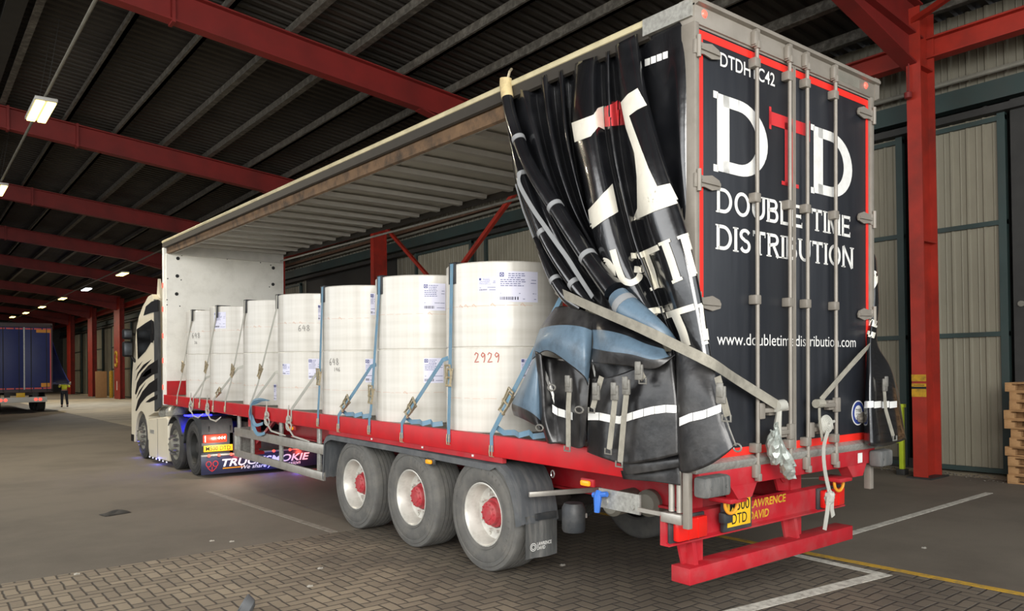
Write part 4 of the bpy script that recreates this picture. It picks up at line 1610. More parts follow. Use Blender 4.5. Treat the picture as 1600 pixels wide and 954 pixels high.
POSN = ['first stack from the tail', 'second stack from the tail', 'third stack from the tail', 'fourth stack from the tail', 'fifth stack from the tail', 'sixth stack from the tail', 'stack by the headboard']
EXTRA = {(0, 1): 'with a large white label', (0, 0): 'with red handwritten 2929', (1, 1): 'with label at right edge', (1, 0): 'with strap across its label',
         (2, 0): 'with handwritten 648', (3, 1): 'with handwritten 648', (6, 1): 'with faint handwritten 648'}


def reel_mesh():
    b = MB()
    e = 0.012
    b.lathe([(0.05, 0.012), (RR - 0.06, 0.006), (RR - 0.03, 0.0), (RR - e, 0.0), (RR, e), (RR, RH - e), (RR - e, RH), (RR - 0.03, RH), (RR - 0.06, RH - 0.006), (0.05, RH - 0.012)], (0, 0, 0), (0, 0, 1), 72)
    return b.mesh('paper_reel', PAPER, 30)


REEL_ME = reel_mesh()
b = MB()
b.lathe([(0.038, 0), (0.05, 0), (0.05, RH - 0.008), (0.038, RH - 0.008)], (0, 0, 0), (0, 0, 1), 20)
CORE_ME = b.mesh('core', M['core_brown'])
# printed labels measured on each reel: (stack, level): [(px0, py0, px1, py1)]
LABELS = {(0, 1): [(778, 425, 840, 472), (748, 433, 776, 455)], (1, 1): [(661, 443, 696, 485)], (2, 1): [(579, 458, 586, 492)], (5, 1): [(335, 487, 353, 513)],
          (0, 0): [(814, 560, 835, 590)], (1, 0): [(662, 559, 693, 598)], (2, 0): [(571, 560, 583, 597)], (3, 0): [(482, 560, 500, 592), (442, 568, 453, 585)], (3, 1): [(497, 476, 503, 500)],
          (4, 0): [(428, 600, 432, 625)], (4, 1): []}
REELS = {}
for i, cy in enumerate(REEL_Y):
    for lv in (0, 1):
        ex = EXTRA.get((i, lv), '').replace('handwritten ', '')
        lbl = '%s cream paper reel of the %s%s' % ('upper' if lv else 'lower', POSN[i], (' ' + ex) if ex else '')
        t = thing('paper_reel', lbl, 'paper reel', (RX, cy, DK + RH * lv), 0, WT, 'paper reels stacked on the trailer')
        o = bpy.data.objects.new('wrapper', REEL_ME)
        COL.objects.link(o)
        o.parent = t
        o = bpy.data.objects.new('core', CORE_ME)
        COL.objects.link(o)
        o.parent = t
        REELS[(i, lv)] = t
        zb = DK + RH * lv
        for (x0, y0, x1, y1) in LABELS.get((i, lv), []):
            a, c = on_reel(x0, y1, cy), on_reel(x1, y0, cy)
            c2 = on_reel(x1, y1, cy)
            u0, u1 = a[0], c[0]
            v0, v1 = (a[1] + c2[1]) / 2 - zb, c[1] - zb
            v0, v1 = max(v0, 0.03), min(v1, RH - 0.03)
            paper_label(t, u0, u1, v0, v1)
        # red-brown tape line round the middle of each reel
        b = MB()
        zz = (0.50 if lv else 0.40) * RH + 0.02 * random.uniform(-1, 1)
        F = cyl_F(RR + 0.002)
        rnd = random.Random(i * 2 + lv)
        u = -0.5
        while u < 0.85:
            l = rnd.uniform(0.04, 0.14)
            zz += rnd.uniform(-0.003, 0.003)
            ribbon(b, [(u, zz), (u + l / 2, zz + 0.002), (u + l, zz)], 0.0035, 0.0035, F)
            if rnd.random() < 0.35:
                scribble(b, [(u, zz), (u + 0.02, zz + 0.02), (u + 0.05, zz - 0.01)], 0.006, F)
            u += l + rnd.uniform(0.0, 0.05)
        b.part('pencil_line', M['mark_faint'], t)
        # handwriting
        def write(s, px, py, h, w, m, hpx=None):
            u, z = on_reel(px, py, cy)
            bb = MB()
            digits(bb, s, u, z - zb, h, w, cyl_F(RR + 0.0035))
            bb.part('handwriting', M[m], t)
        if (i, lv) == (0, 0):
            write('2929', 741, 566, 0.095, 0.009, 'mark_red')
        if (i, lv) == (2, 0):
            write('648', 515, 570, 0.085, 0.009, 'mark_grey')
            write('146', 522, 580, 0.05, 0.007, 'mark_grey')
        if (i, lv) == (3, 1):
            write('648', 466, 517, 0.085, 0.009, 'mark_grey')
        if (i, lv) == (6, 1):
            write('648', 300, 528, 0.1, 0.01, 'mark_grey')
            write('26', 304, 537, 0.05, 0.008, 'mark_grey')


# ---- lashing straps -------------------------------------------------------
def ratchet(parent, p, d, size=1.0, wdir=(0, 1, 0)):
    """ratchet buckle centred at p, lying along d"""
    p, d = Vector(p), Vector(d).normalized()
    w = Vector(wdir)
    w = (w - d * w.dot(d)).normalized()
    n = d.cross(w)
    if n.x > 0:
        n = -n
    b = MB()
    for s in (-1, 1):
        b.bar(p + w * 0.032 * s * size - d * 0.07 * size, p + w * 0.032 * s * size + d * 0.11 * size + n * 0.02, 0.006, 0.024 * size, up=n)
        b.bar(p + w * 0.04 * s * size - d * 0.1 * size + n * 0.03, p + w * 0.04 * s * size + d * 0.05 * size + n * 0.015, 0.005, 0.016 * size, up=n)
    for e, o in ((-0.06, 0), (0.02, 0.01), (0.1, 0.015), (-0.1, 0.03)):
        b.cyl(p + d * e * size + n * o - w * 0.042 * size, p + d * e * size + n * o + w * 0.042 * size, 0.011, 8)
    b.lathe([(0.026, 0), (0.026, 0.01)], p + w * 0.044 * size + d * 0.02, w, 12)
    b.part('ratchet_buckle', M['buckle_steel'], parent)


def lash(i, label, pts, wdir, w=0.05, m='strap_blue', buckle=None, corner=None, hook=None, tail=None, size=1.0):
    """one ratchet strap; pts in the trailer frame"""
    base = Vector(pts[-1])
    t = thing('ratchet_strap', label, 'ratchet strap', base, 0, WT, 'ratchet straps over the reels')
    loc = lambda v: Vector(v) - base
    b = MB()
    b.strap([loc(p) for p in pts], w, wdir, 0.004)
    b.part('webbing', M[m], t)
    if buckle:
        ratchet(t, loc(buckle[0]), buckle[1], size)
    if corner:
        c = Vector(corner)
        b = MB()
        b.box(loc(c + Vector((-0.012, -0.06, -0.2))), loc(c + Vector((0.0, 0.06, 0.015))), 0.004)
        b.box(loc(c + Vector((-0.012, -0.06, 0.0))), loc(c + Vector((0.22, 0.06, 0.014))), 0.004)
        b.part('corner_protector', M['corner_black'], t)
    if hook:
        h = loc(hook)
        b = MB()
        for s in (-1, 1):
            b.tube([h + Vector((-0.008, 0.018 * s, 0.06)), h + Vector((-0.012, 0.02 * s, 0.0)), h + Vector((-0.01, 0.018 * s, -0.04)), h + Vector((0.02, 0.014 * s, -0.05))], 0.006, 6)
        b.part('claw_hook', M['buckle_steel'], t)
    if tail:
        b = MB()
        b.strap([loc(p) for p in tail], w, (0, 0, 1), 0.004)
        b.part('loose_tail', M[m], t)
    return t


# upright straps: top corner px, buckle px, foot px
UP = [((707, 412), (697, 588), (701, 676)), ((594, 432), (578, 623), (577, 655)), ((507, 448), (494, 592), (497, 640)), ((437, 461), (415, 590), (391, 640)),
      ((381, 469), (358, 585), (352, 640)), ((329, 477), (318, 580), (312, 640)), ((292, 483), (283, 580), (277, 612))]
for i, (a, k, f) in enumerate(UP):
    cy = REEL_Y[i]
    foot = hit(f[0], f[1], 0, -0.012)
    y = cy + 0.28 if i < 3 else cy + 0.3
    # the strap comes over the reel, runs down its face and out to the rail
    topx = RX - math.sqrt(RR ** 2 - (y - cy) ** 2)
    pa = hit(a[0], a[1], 2, RZT + 0.006)
    yy = max(min(pa.y, cy + 0.5), cy - 0.2)
    xx = RX - math.sqrt(RR ** 2 - (yy - cy) ** 2)
    foot = Vector((-0.012, foot.y, 1.2 if i < 1 else 1.18))
    pts = [(RX + 0.55, yy, RZT + 0.008), (xx + 0.02, yy, RZT + 0.018), (xx - 0.016, yy, RZT + 0.004), (xx - 0.02, yy, RZT - 0.2)]
    pk = None
    p0 = Vector(pts[-1])
    bz = {0: 1.86, 1: 1.62, 2: 1.8, 3: 1.85, 4: 1.85, 5: 1.9, 6: 1.9}[i]
    s = (p0.z - bz) / (p0.z - foot.z)
    pk = p0.lerp(foot, s)
    pts += [pk, p0.lerp(foot, min(s + 0.12, .97)), (-0.012, foot.y, 1.33), foot]
    lash(i, 'upright blue strap over the %s with a black corner guard' % POSN[i], pts, (0, 1, 0), 0.05, 'strap_blue' if i < 3 else 'strap_pale',
         (pk, (foot - p0)), (xx - 0.002, yy, RZT + 0.004), foot + Vector((0, 0, 0.02)))
# slanting straps: upper px on the reel, buckle px, foot px on the rail
SL = [(0, (874, 470), (792, 645), (768, 703)), (1, (692, 562), (648, 632), (628, 682)), (2, (580, 572), (548, 622), (529, 664)), (3, (497, 580), None, (455, 640)),
      (4, (430, 582), None, (393, 635)), (5, (372, 575), (352, 610), (333, 622)), (6, (322, 590), None, (302, 620))]
for i, a, k, f in SL:
    cy = REEL_Y[i]
    foot = hit(f[0], f[1], 0, -0.012)
    foot = Vector((-0.012, foot.y, 1.17))
    if i == 0:
        pa = hit(a[0], a[1], 0, 0.16)
    else:
        pa = hit(a[0], a[1], 0, 0.02)
    top = Vector((-0.012, foot.y, 1.33))
    back = [Vector((RX, cy - RR - 0.01, pa.z + 0.2)), Vector((pa.x + 0.22, pa.y - 0.06, pa.z + 0.08))]
    if i == 0:
        back = [pa + (pa - top) * 0.03]
    pts = back + [pa, pa.lerp(top, 0.5), top, foot]
    bk = None
    if k:
        pk = pa.lerp(top, 0.74)
        bk = (pk, top - pa)
    tail = None
    if i < 3:
        y0 = foot.y
        tail = [(0.02, y0 - 0.02, 1.4), (0.04, y0 - 0.12, 1.35), (0.06, y0 - 0.25, 1.36), (0.03, y0 - 0.35, 1.345), (0.09, y0 - 0.42, 1.37), (0.05, y0 - 0.52, 1.345), (0.12, y0 - 0.6, 1.36)]
    lash(i, 'slanting blue strap running down the tail side of the %s' % POSN[i], pts, (0, 0.8, 0.6), 0.05, 'strap_blue' if i < 3 else 'strap_pale', bk, None, foot + Vector((0, 0, 0.0)), tail, 1.15)

# knotted white rope tails hanging on the rail
for n, (px, py, lbl) in enumerate(((299, 630, 'knotted white webbing tail on the red rail nearest the headboard'), (325, 634, 'knotted white webbing tail above the tractor wheel'),
                                   (418, 648, 'knotted white webbing tail by the front of the side guard'), (452, 655, 'knotted white webbing tail over the side guard'))):
    p = hit(px, py, 0, -0.02)
    rs = random.Random(n)
    b = MB()
    b.tube([p + Vector((-0.01, 0.05 * cos(a) * 1.4, 0.05 * sin(a))) for a in [2 * pi * k / 14 for k in range(14)]], 0.011, 7, closed=True)
    b.tube([p + Vector((-0.02, 0.09 * cos(a) - .03, 0.06 * sin(a) - .09)) for a in [2 * pi * k / 14 for k in range(14)]], 0.01, 7, closed=True)
    b.tube([p + Vector((0.0, 0.02, 0.2)), p + Vector((-0.01, 0.02, 0.05)), p + Vector((-0.03, -0.03, 0)), p + Vector((-0.02, 0.05, -0.06)), p + Vector((-0.02, -0.06, -0.14)), p + Vector((-0.02, -0.2, -0.22)), p + Vector((0.0, -0.42, -0.24)), p + Vector((0.03, -0.6, -0.16 - 0.1 * (n > 1)))], [0.008, 0.012, 0.022, 0.018, 0.012, 0.012, 0.014, 0.008], 8)
    o = b.top('rope_tail', M['strap_pale'], WT)
    tag(o, lbl, 'rope')
p = hit(397, 640, 0, -0.02)
b = MB()
def soft(P, n=5):
    out = []
    for k in range(len(P) - 1):
        a, c, d, e = P[max(k - 1, 0)], P[k], P[k + 1], P[min(k + 2, len(P) - 1)]
        for q in range(n):
            t = q / n
            out.append(0.5 * ((2 * c) + (d - a) * t + (2 * a - 5 * c + 4 * d - e) * t * t + (3 * c - a - 3 * d + e) * t ** 3))
    return out + [P[-1]]


rs = random.Random(12)
for q in range(3):
    o = Vector((-.004 * q, .03 * q, -.03 * q))
    P = soft([p + o + Vector(v) for v in ((0.1, -0.34 + .08 * q, 0.15 + .03 * q), (0.02, -0.16, 0.17), (-0.03, 0.0, 0.12), (-0.03, 0.03, -0.05), (-0.02, 0.0, -0.22 + .1 * q), (0.0, -0.14, -0.36 + .1 * q), (0.03, -0.36, -0.33 + .1 * q))[:7 if q != 1 else 5]])
    b.strap(P, 0.05, [Vector((.3, 1 - k / len(P), .2 + k / len(P))) for k in range(len(P))], 0.005)
tag(b.top('loose_strap', M['strap_blue'], WT), 'loose blue strap bundled over the red rail at the front of the side guard', 'strap')
# ------------------------------------------------------------------ side curtain, drawn back and bunched at the tail
mat('curtain_pvc', (20, 21, 24), 0.2, spec=0.9, coat=0.5, var=0.2, vscale=5, dirt=(72, 72, 74), dirt_amt=0.16, dscale=4, bump=0.35, bscale=7)
mat('curtain_skirt', (26, 26, 28), 0.3, spec=0.6, var=0.25, vscale=5, dirt=(104, 102, 100), dirt_amt=0.38, dscale=3.5, bump=0.5, bscale=7)
mat('curtain_blue', (98, 120, 138), 0.36, var=0.15, vscale=5, dirt=(40, 44, 50), dirt_amt=0.7, dscale=5, bump=0.4, bscale=7)
mat('curtain_white', (232, 228, 214), 0.45, dirt=(186, 182, 168), dirt_amt=0.3, dscale=10)
mat('curtain_red', (204, 62, 66), 0.45)
mat('reflex_white', (246, 246, 242), 0.35, spec=0.8)
mat('tape_grey', (138, 140, 142), 0.6, var=0.1)
mat('web_grey', (150, 146, 134), 0.75, var=0.15, dirt=(96, 92, 84), dirt_amt=0.5, dscale=14)
mat('buckle_grey', (132, 130, 124), 0.45, 0.4, var=0.2, vscale=40)
mat('pole_cream', (206, 186, 138), 0.6, var=0.15, dirt=(110, 94, 66), dirt_amt=0.5, dscale=14)


def cr(p0, p1, p2, p3, t):
    return 0.5 * ((2 * p1) + (p2 - p0) * t + (2 * p0 - 5 * p1 + 4 * p2 - p3) * t * t + (3 * p1 - p0 - 3 * p2 + p3) * t ** 3)


def spline(P, n):
    out = []
    for i in range(len(P) - 1):
        a, b_, c, d = P[max(i - 1, 0)], P[i], P[i + 1], P[min(i + 2, len(P) - 1)]
        for k in range(n):
            out.append(cr(a, b_, c, d, k / n))
    out.append(P[-1].copy())
    return out


BV = []


def net(lines, nu=5, nv=8, ax=0, wr=0.0, seed=1):
    """lines: fold lines of the cloth, each a list of (px, py, offset of that point from the side plane)"""
    rows = [spline([hit(px, py, ax, o) for px, py, o in L], nv) for L in lines]
    m = len(rows[0])
    cols = [spline([r[j] for r in rows], nu) for j in range(m)]
    G = [[cols[j][i] for j in range(m)] for i in range(len(cols[0]))]
    if wr:
        rnd = random.Random(seed)
        ph = [(rnd.uniform(2, 9), rnd.uniform(2, 9), rnd.uniform(0, 6)) for _ in range(5)]
        for i, r in enumerate(G):
            for j, p in enumerate(r):
                p[ax] += wr * sum(sin(a * p.z + c * p.y * 1.3 + d) for a, c, d in ph) / 5
    return G


def cloth(name, m, parent, lines, nu=5, nv=8, ax=0, wr=0.004, seed=1, rowmat=None, label=None):
    G = net(lines, nu, nv, ax, wr, seed)
    b = MB()
    b.grid(G)
    BV.append(G)
    me_mats = [M[k] for k in (m if isinstance(m, list) else [m])]
    o = b.part(name, me_mats, parent, smooth=180)
    if rowmat:
        nvt = len(G[0]) - 1
        for k, poly in enumerate(o.data.polygons):
            poly.material_index = rowmat((k % nvt) / nvt)
    md = o.modifiers.new('thickness', 'SOLIDIFY')
    md.thickness = 0.004
    md.offset = 0
    if label:
        o['label'] = label
    return o


UP_LINES = [
    [(800, 131, .06), (812, 200, .06), (838, 290, .08), (885, 380, .08), (1000, 505, .05)],
    [(820, 141, -.01), (836, 205, -.03), (862, 290, -.03), (908, 380, -.02), (1005, 508, -.02)],
    [(838, 131, .09), (848, 205, .10), (872, 290, .10), (915, 380, .08), (1010, 510, .03)],
    [(850, 118, -.02), (860, 200, -.06), (883, 290, -.06), (924, 380, -.04), (1014, 512, -.03)],
    [(866, 115, .09), (873, 200, .1), (893, 290, .1), (932, 380, .08), (1018, 514, .02)],
    [(876, 110, -.02), (884, 200, -.07), (903, 290, -.07), (936, 380, -.05), (1022, 516, -.04)],
    [(888, 105, .09), (892, 200, .1), (906, 290, .1), (928, 360, .1), (985, 470, .05)],
    [(903, 97, -.03), (897, 195, -.09), (918, 290, -.10), (940, 400, -.1), (1020, 515, -.08)],
    [(925, 90, -.06), (926, 190, -.13), (943, 290, -.14), (973, 400, -.13), (1040, 530, -.09)],
    [(940, 84, .06), (944, 190, .03), (962, 290, .03), (992, 400, .03), (1052, 537, .0)],
    [(950, 80, -.03), (953, 180, -.05), (970, 290, -.05), (1000, 400, -.04), (1056, 540, -.02)],
    [(957, 76, .08), (966, 180, .07), (982, 290, .06), (1010, 400, .05), (1062, 545, .02)],
    [(966, 68, -.05), (976, 170, -.1), (1001, 290, -.15), (1030, 400, -.16), (1075, 550, -.12)],
    [(985, 58, -.05), (1002, 160, -.13), (1036, 290, -.17), (1070, 410, -.17), (1098, 562, -.13)],
    [(995, 53, -.01), (1011, 150, -.05), (1050, 285, -.07), (1086, 410, -.07), (1113, 568, -.06)],
    [(998, 53, .07), (1006, 150, .08), (1035, 285, .08), (1065, 410, .08), (1095, 565, .05)],
    [(1012, 46, .03), (1020, 150, .03), (1035, 285, .04), (1050, 410, .06), (1080, 560, .06)],
    [(1040, 40, .012), (1046, 150, .02), (1055, 285, .02), (1064, 410, .03), (1085, 560, .03)],
    [(1060, 34, -.0), (1062, 150, -.015), (1066, 285, -.015), (1072, 410, -.0), (1090, 560, .02)],
    [(1076, 28, .01), (1077, 150, .01), (1078, 285, .01), (1082, 410, .01), (1092, 560, .02)]]
cur = cloth('side_curtain', 'curtain_pvc', TR, UP_LINES, 6, 10, wr=0.008, seed=3, label='black side curtain with white and red lettering, bunched at the tail')

cloth('curtain_inner_fold', 'curtain_pvc', TR, [
    [(802, 124, .115), (820, 200, .115), (850, 290, .115), (900, 400, .1)], [(850, 104, .115), (865, 200, .115), (890, 290, .115), (930, 400, .1)],
    [(910, 86, .115), (915, 200, .115), (930, 290, .115), (960, 400, .1)], [(965, 66, .115), (975, 200, .115), (990, 290, .115), (1010, 400, .1)],
    [(1010, 50, .115), (1015, 200, .115), (1025, 290, .115), (1040, 400, .1)]], 4, 6)

# sheet between the front pole and the free edge
cloth('curtain_front_edge', 'curtain_pvc', TR, [
    [(789, 140, .05), (797, 215, .05), (806, 285, .05), (833, 370, .05), (882, 464, .03)],
    [(794, 140, .0), (812, 215, -.02), (835, 285, -.03), (868, 370, -.04), (912, 476, -.04)],
    [(797, 140, .07), (820, 215, .07), (850, 290, .07), (900, 380, .07), (960, 490, .05)],
    [(800, 140, .05), (825, 215, .06), (856, 290, .06), (905, 380, .06), (1000, 505, .04)]], 6, 10)


def px_tube(name, m, parent, pts, radii, n=16, sub=6):
    P = spline([hit(a, c, 0, o) for a, c, o in pts], sub)
    R = spline([Vector((r, 0, 0)) for r in radii], sub)
    b = MB()
    b.tube(P, [r.x for r in R], n)
    return b.part(name, M[m], parent, smooth=60), P, [r.x for r in R]


POLE = [(790, 132, -.03), (799, 183, -.05), (826, 256, -.08), (868, 324, -.1), (919, 402, -.13), (960, 455, -.16)]
o, P, R = px_tube('curtain_pole', 'curtain_pvc', TR, POLE, [.05, .053, .058, .064, .068, .085])
b = MB()
b.tube([P[0] + Vector((0, -0.003, .05)), P[0], P[3]], .0545, 16)
b.part('pole_end', M['pole_cream'], o)
b = MB()
b.tube([P[0] + Vector((.0, -.03, .04)), P[0] + Vector((.0, -.06, .1)), P[0] + Vector((.03, -.05, .13))], .012, 6)
b.part('pole_hook', M['buckle_steel'], o)
o2, P2, R2 = px_tube('pole_sleeve_end', 'curtain_blue', TR, [(966, 463, -.15), (984, 485, -.16), (1012, 506, -.14), (1036, 523, -.1), (1052, 536, -.04)], [.08, .098, .085, .06, .035])
b = MB()
b.tube(P2[3:5] + [P2[5]], [R2[3] + .004, R2[4] + .004, R2[5] + .004], 16)
b.part('sleeve_tape', M['tape_grey'], o2)
for k in (8, 17, 23):
    b = MB()
    c, d = P[k + 1], (P[k + 2] - P[k]).normalized()
    b.tube([c - d * .022, c + d * .022], [R[k + 1] + .005] * 2, 18)
    b.part('grey_band', M['tape_grey'], o)
oB, PB, RB = px_tube('curtain_roll', 'curtain_pvc', TR, [(793, 176, .02), (808, 240, -.02), (822, 290, -.04), (840, 340, -.05), (862, 388, -.06), (893, 436, -.07), (925, 478, -.07)], [.03, .042, .05, .055, .055, .055, .05])
for k in (9, 20, 30):
    b = MB()
    c, d = PB[k + 1], (PB[k + 2] - PB[k]).normalized()
    b.tube([c - d * .022, c + d * .022], [RB[k + 1] + .005] * 2, 18)
    b.part('grey_band', M['tape_grey'], oB)
oC, PC, RC = px_tube('curtain_roll', 'curtain_pvc', TR, [(836, 372, .0), (852, 405, -.03), (868, 438, -.05), (888, 466, -.06), (910, 482, -.06)], [.02, .04, .048, .05, .04])
b = MB()
c, d = PC[12], (PC[13] - PC[11]).normalized()
b.tube([c - d * .02, c + d * .02], [RC[12] + .005] * 2, 18)
b.part('grey_band', M['tape_grey'], oC)
b = MB()
b.tube([hit(a, c, 0, .03) for a, c in ((806, 288), (818, 330), (834, 372), (852, 415), (868, 448), (884, 470))], .009, 6)
b.part('curtain_edge_rope', M['tape_grey'], TR)
b = MB()
b.strap(spline([hit(a, c, 0, o) for a, c, o in ((813, 268, -.1), (811, 286, -.11), (830, 322, -.12), (851, 353, -.125), (870, 380, -.13), (886, 402, -.135), (905, 432, -.14), (926, 464, -.13))], 4), .04, (0, 1, .5), .004)
b.part('curtain_tape', M['tape_grey'], TR)

# gathered cloth below the tie strap
SK = [
    [(925, 592, -.08), (921, 630, -.10), (918, 665, -.11), (917, 706, -.11)],
    [(955, 588, -.13), (950, 630, -.17), (946, 670, -.18), (944, 716, -.19)],
    [(985, 578, -.12), (980, 620, -.15), (978, 665, -.16), (974, 724, -.165)],
    [(1015, 565, -.12), (1015, 610, -.16), (1018, 655, -.17), (1020, 719, -.18)],
    [(1046, 550, -.10), (1053, 600, -.13), (1058, 645, -.14), (1060, 710, -.145)],
    [(1053, 543, -.03), (1057, 600, -.05), (1060, 645, -.05), (1062, 712, -.05)],
    [(1062, 545, -.12), (1061, 600, -.16), (1061, 655, -.17), (1065, 738, -.18)],
    [(1085, 552, -.14), (1094, 605, -.19), (1100, 650, -.2), (1107, 727, -.215)],
    [(1112, 566, -.1), (1125, 615, -.12), (1132, 645, -.13), (1148, 697, -.14)],
    [(1108, 570, 0), (1120, 615, 0.0), (1128, 645, 0), (1141, 690, 0)]]
skirt = cloth('curtain_skirt', 'curtain_skirt', TR, SK, 6, 10, wr=0.01, seed=5, label='dusty gathered lower part of the black curtain with white reflective band')
under = cloth('curtain_underfold', 'curtain_skirt', TR, [
    [(966, 715, -.1), (972, 730, -.11), (978, 742, -.11)], [(1000, 708, -.12), (1003, 725, -.14), (1006, 738, -.14)],
    [(1035, 705, -.11), (1038, 720, -.13), (1040, 733, -.13)], [(1060, 705, -.08), (1062, 718, -.1), (1062, 730, -.1)]], 5, 5)
cloth('curtain_underfold', 'curtain_skirt', TR, [
    [(970, 735, -.06), (972, 742, -.06), (974, 748, -.06)], [(1015, 728, -.07), (1018, 742, -.08), (1020, 752, -.08)],
    [(1060, 722, -.06), (1062, 740, -.06), (1063, 758, -.06)]], 5, 5)
cloth('curtain_inner_fold', 'curtain_skirt', TR, [
    [(920, 545, .03), (915, 590, .02), (912, 640, 0), (912, 690, -.04)], [(960, 545, .0), (960, 590, -.02), (960, 640, -.05), (955, 690, -.08)],
    [(1000, 550, .02), (1000, 590, -.02), (1000, 640, -.05), (1000, 690, -.08)], [(1060, 550, .03), (1060, 590, .0), (1060, 640, -.02), (1060, 690, -.02)],
    [(1100, 565, .06), (1108, 600, .06), (1115, 650, .06), (1125, 690, .06)]], 5, 8)
BL = lambda a, c: (lambda t: 1 if a < t < c else 0)
hood = cloth('curtain_flap', ['curtain_skirt', 'curtain_blue'], TR, [
    [(868, 480, -.02), (846, 510, -.06), (835, 540, -.09), (831, 562, -.09)],
    [(880, 478, -.05), (862, 506, -.12), (850, 530, -.17), (856, 548, -.17)],
    [(895, 480, -.08), (884, 504, -.16), (882, 535, -.22), (890, 570, -.21)],
    [(915, 486, -.08), (908, 506, -.16), (911, 548, -.21), (912, 588, -.2)],
    [(930, 492, -.04), (926, 512, -.09), (924, 556, -.12), (919, 602, -.13)]], 6, 8, wr=.008, seed=8, rowmat=lambda t: 1 if .36 < t < .93 else 0, label='blue-grey reverse of the curtain folded outward')
hood2 = cloth('curtain_flap', ['curtain_skirt', 'curtain_blue'], TR, [
    [(926, 490, -.03), (926, 512, -.1), (927, 536, -.15), (922, 566, -.15)],
    [(942, 494, -.07), (946, 513, -.17), (950, 541, -.23), (946, 568, -.22)],
    [(968, 505, -.1), (976, 521, -.18), (985, 546, -.24), (985, 572, -.23)],
    [(1000, 520, -.1), (1006, 534, -.16), (1020, 556, -.2), (1026, 575, -.19)],
    [(1034, 534, -.06), (1038, 544, -.1), (1046, 556, -.12), (1057, 553, -.1)]], 6, 8, wr=.008, seed=11, rowmat=lambda t: 1 if .35 < t < .72 else 0, label='blue-grey flap hanging below the tie strap')
lobe = cloth('curtain_flap', ['curtain_skirt', 'curtain_blue'], TR, [
    [(836, 556, -.02), (816, 598, -.03), (800, 630, -.02), (803, 648, -.0)],
    [(838, 558, -.09), (824, 603, -.13), (815, 636, -.13), (820, 655, -.1)],
    [(842, 562, -.1), (836, 610, -.15), (832, 645, -.15), (838, 665, -.12)],
    [(847, 570, -.04), (847, 620, -.08), (846, 658, -.08), (852, 678, -.06)]], 6, 8, wr=.008, seed=14, rowmat=lambda t: 1 if t < .66 else 0, label='blue-grey lobe of curtain at the foot of the bundle')
cloth('curtain_inner_fold', 'curtain_skirt', TR, [
    [(836, 548, -.13), (841, 600, -.12), (845, 655, -.1), (856, 692, -.08)],
    [(845, 552, -.14), (849, 600, -.14), (852, 655, -.13), (862, 693, -.1)],
    [(849, 555, .0), (860, 610, .0), (868, 650, -.02), (876, 692, -.06)],
    [(872, 560, .06), (884, 620, .02), (888, 660, -.05), (892, 697, -.1)],
    [(890, 565, -.1), (902, 620, -.14), (905, 665, -.14), (905, 700, -.13)],
    [(921, 590, -.12), (918, 635, -.13), (915, 670, -.12), (914, 696, -.1)]], 6, 8, wr=.006)


# ---- lettering and reflective bands laid on the cloth
def make_bvh():
    vs, fs = [], []
    for G in BV:
        o = len(vs)
        nr, nc = len(G), len(G[0])
        for r in G:
            vs += [v.copy() for v in r]
        for i in range(nr - 1):
            for j in range(nc - 1):
                fs.append((o + i * nc + j, o + i * nc + j + 1, o + (i + 1) * nc + j + 1, o + (i + 1) * nc + j))
    return BVHTree.FromPolygons(vs, fs)


TREE = make_bvh()


def on_cloth(px, py, off=0.006):
    d = ray_t(px, py).normalized()
    loc, nrm, idx, dist = TREE.ray_cast(CAM_T, d)
    if loc is None:
        return None
    if nrm.dot(d) > 0:
        nrm = -nrm
    return loc + nrm * off


def resample(P, n):
    L = [0]
    for a, c in zip(P, P[1:]):
        L.append(L[-1] + math.hypot(c[0] - a[0], c[1] - a[1]))
    out = []
    for k in range(n + 1):
        s = L[-1] * k / n
        i = max(j for j in range(len(P) - 1) if L[j] <= s + 1e-9)
        t = (s - L[i]) / ((L[i + 1] - L[i]) or 1)
        out.append((P[i][0] + (P[i + 1][0] - P[i][0]) * t, P[i][1] + (P[i + 1][1] - P[i][1]) * t))
    return out


def decal(b, A, B, step=3.0, off=0.006):
    """patch of cloth colour between two outlines A and B given where they are seen"""
    la = max(sum(math.hypot(q[0] - p[0], q[1] - p[1]) for p, q in zip(X, X[1:])) for X in (A, B))
    n = max(2, int(la / step))
    A, B = resample(A, n), resample(B, n)
    m = max(2, int(max(math.hypot(p[0] - q[0], p[1] - q[1]) for p, q in zip(A, B)) / step))
    V = {}
    for i in range(n + 1):
        for j in range(m + 1):
            t = j / m
            p = on_cloth(A[i][0] * (1 - t) + B[i][0] * t, A[i][1] * (1 - t) + B[i][1] * t, off)
            V[i, j] = b.bm.verts.new(p) if p is not None else None
    fs = []
    for i in range(n):
        for j in range(m):
            q = [V[i, j], V[i + 1, j], V[i + 1, j + 1], V[i, j + 1]]
            if None in q:
                continue
            if max((q[k].co - q[k - 1].co).length for k in range(4)) > 0.09:
                continue
            fs.append(b.bm.faces.new(q))
    b._mark(fs)
    for v in [v for v in b.bm.verts if not v.link_faces]:
        b.bm.verts.remove(v)


def stroke(b, pts, w, off=0.006):
    A, B = [], []
    pts = resample(pts, max(2, len(pts) * 2))
    for i, p in enumerate(pts):
        a, c = pts[max(i - 1, 0)], pts[min(i + 1, len(pts) - 1)]
        dx, dy = c[0] - a[0], c[1] - a[1]
        L = math.hypot(dx, dy) or 1
        A.append((p[0] - dy / L * w / 2, p[1] + dx / L * w / 2))
        B.append((p[0] + dy / L * w / 2, p[1] - dx / L * w / 2))
    decal(b, A, B, 2.5, off)


def letter(name, m, draw, parent=cur):
    b = MB()
    draw(b)
    if len(b.bm.faces):
        o = b.part(name, M[m], parent, smooth=180)
    else:
        b.bm.free()


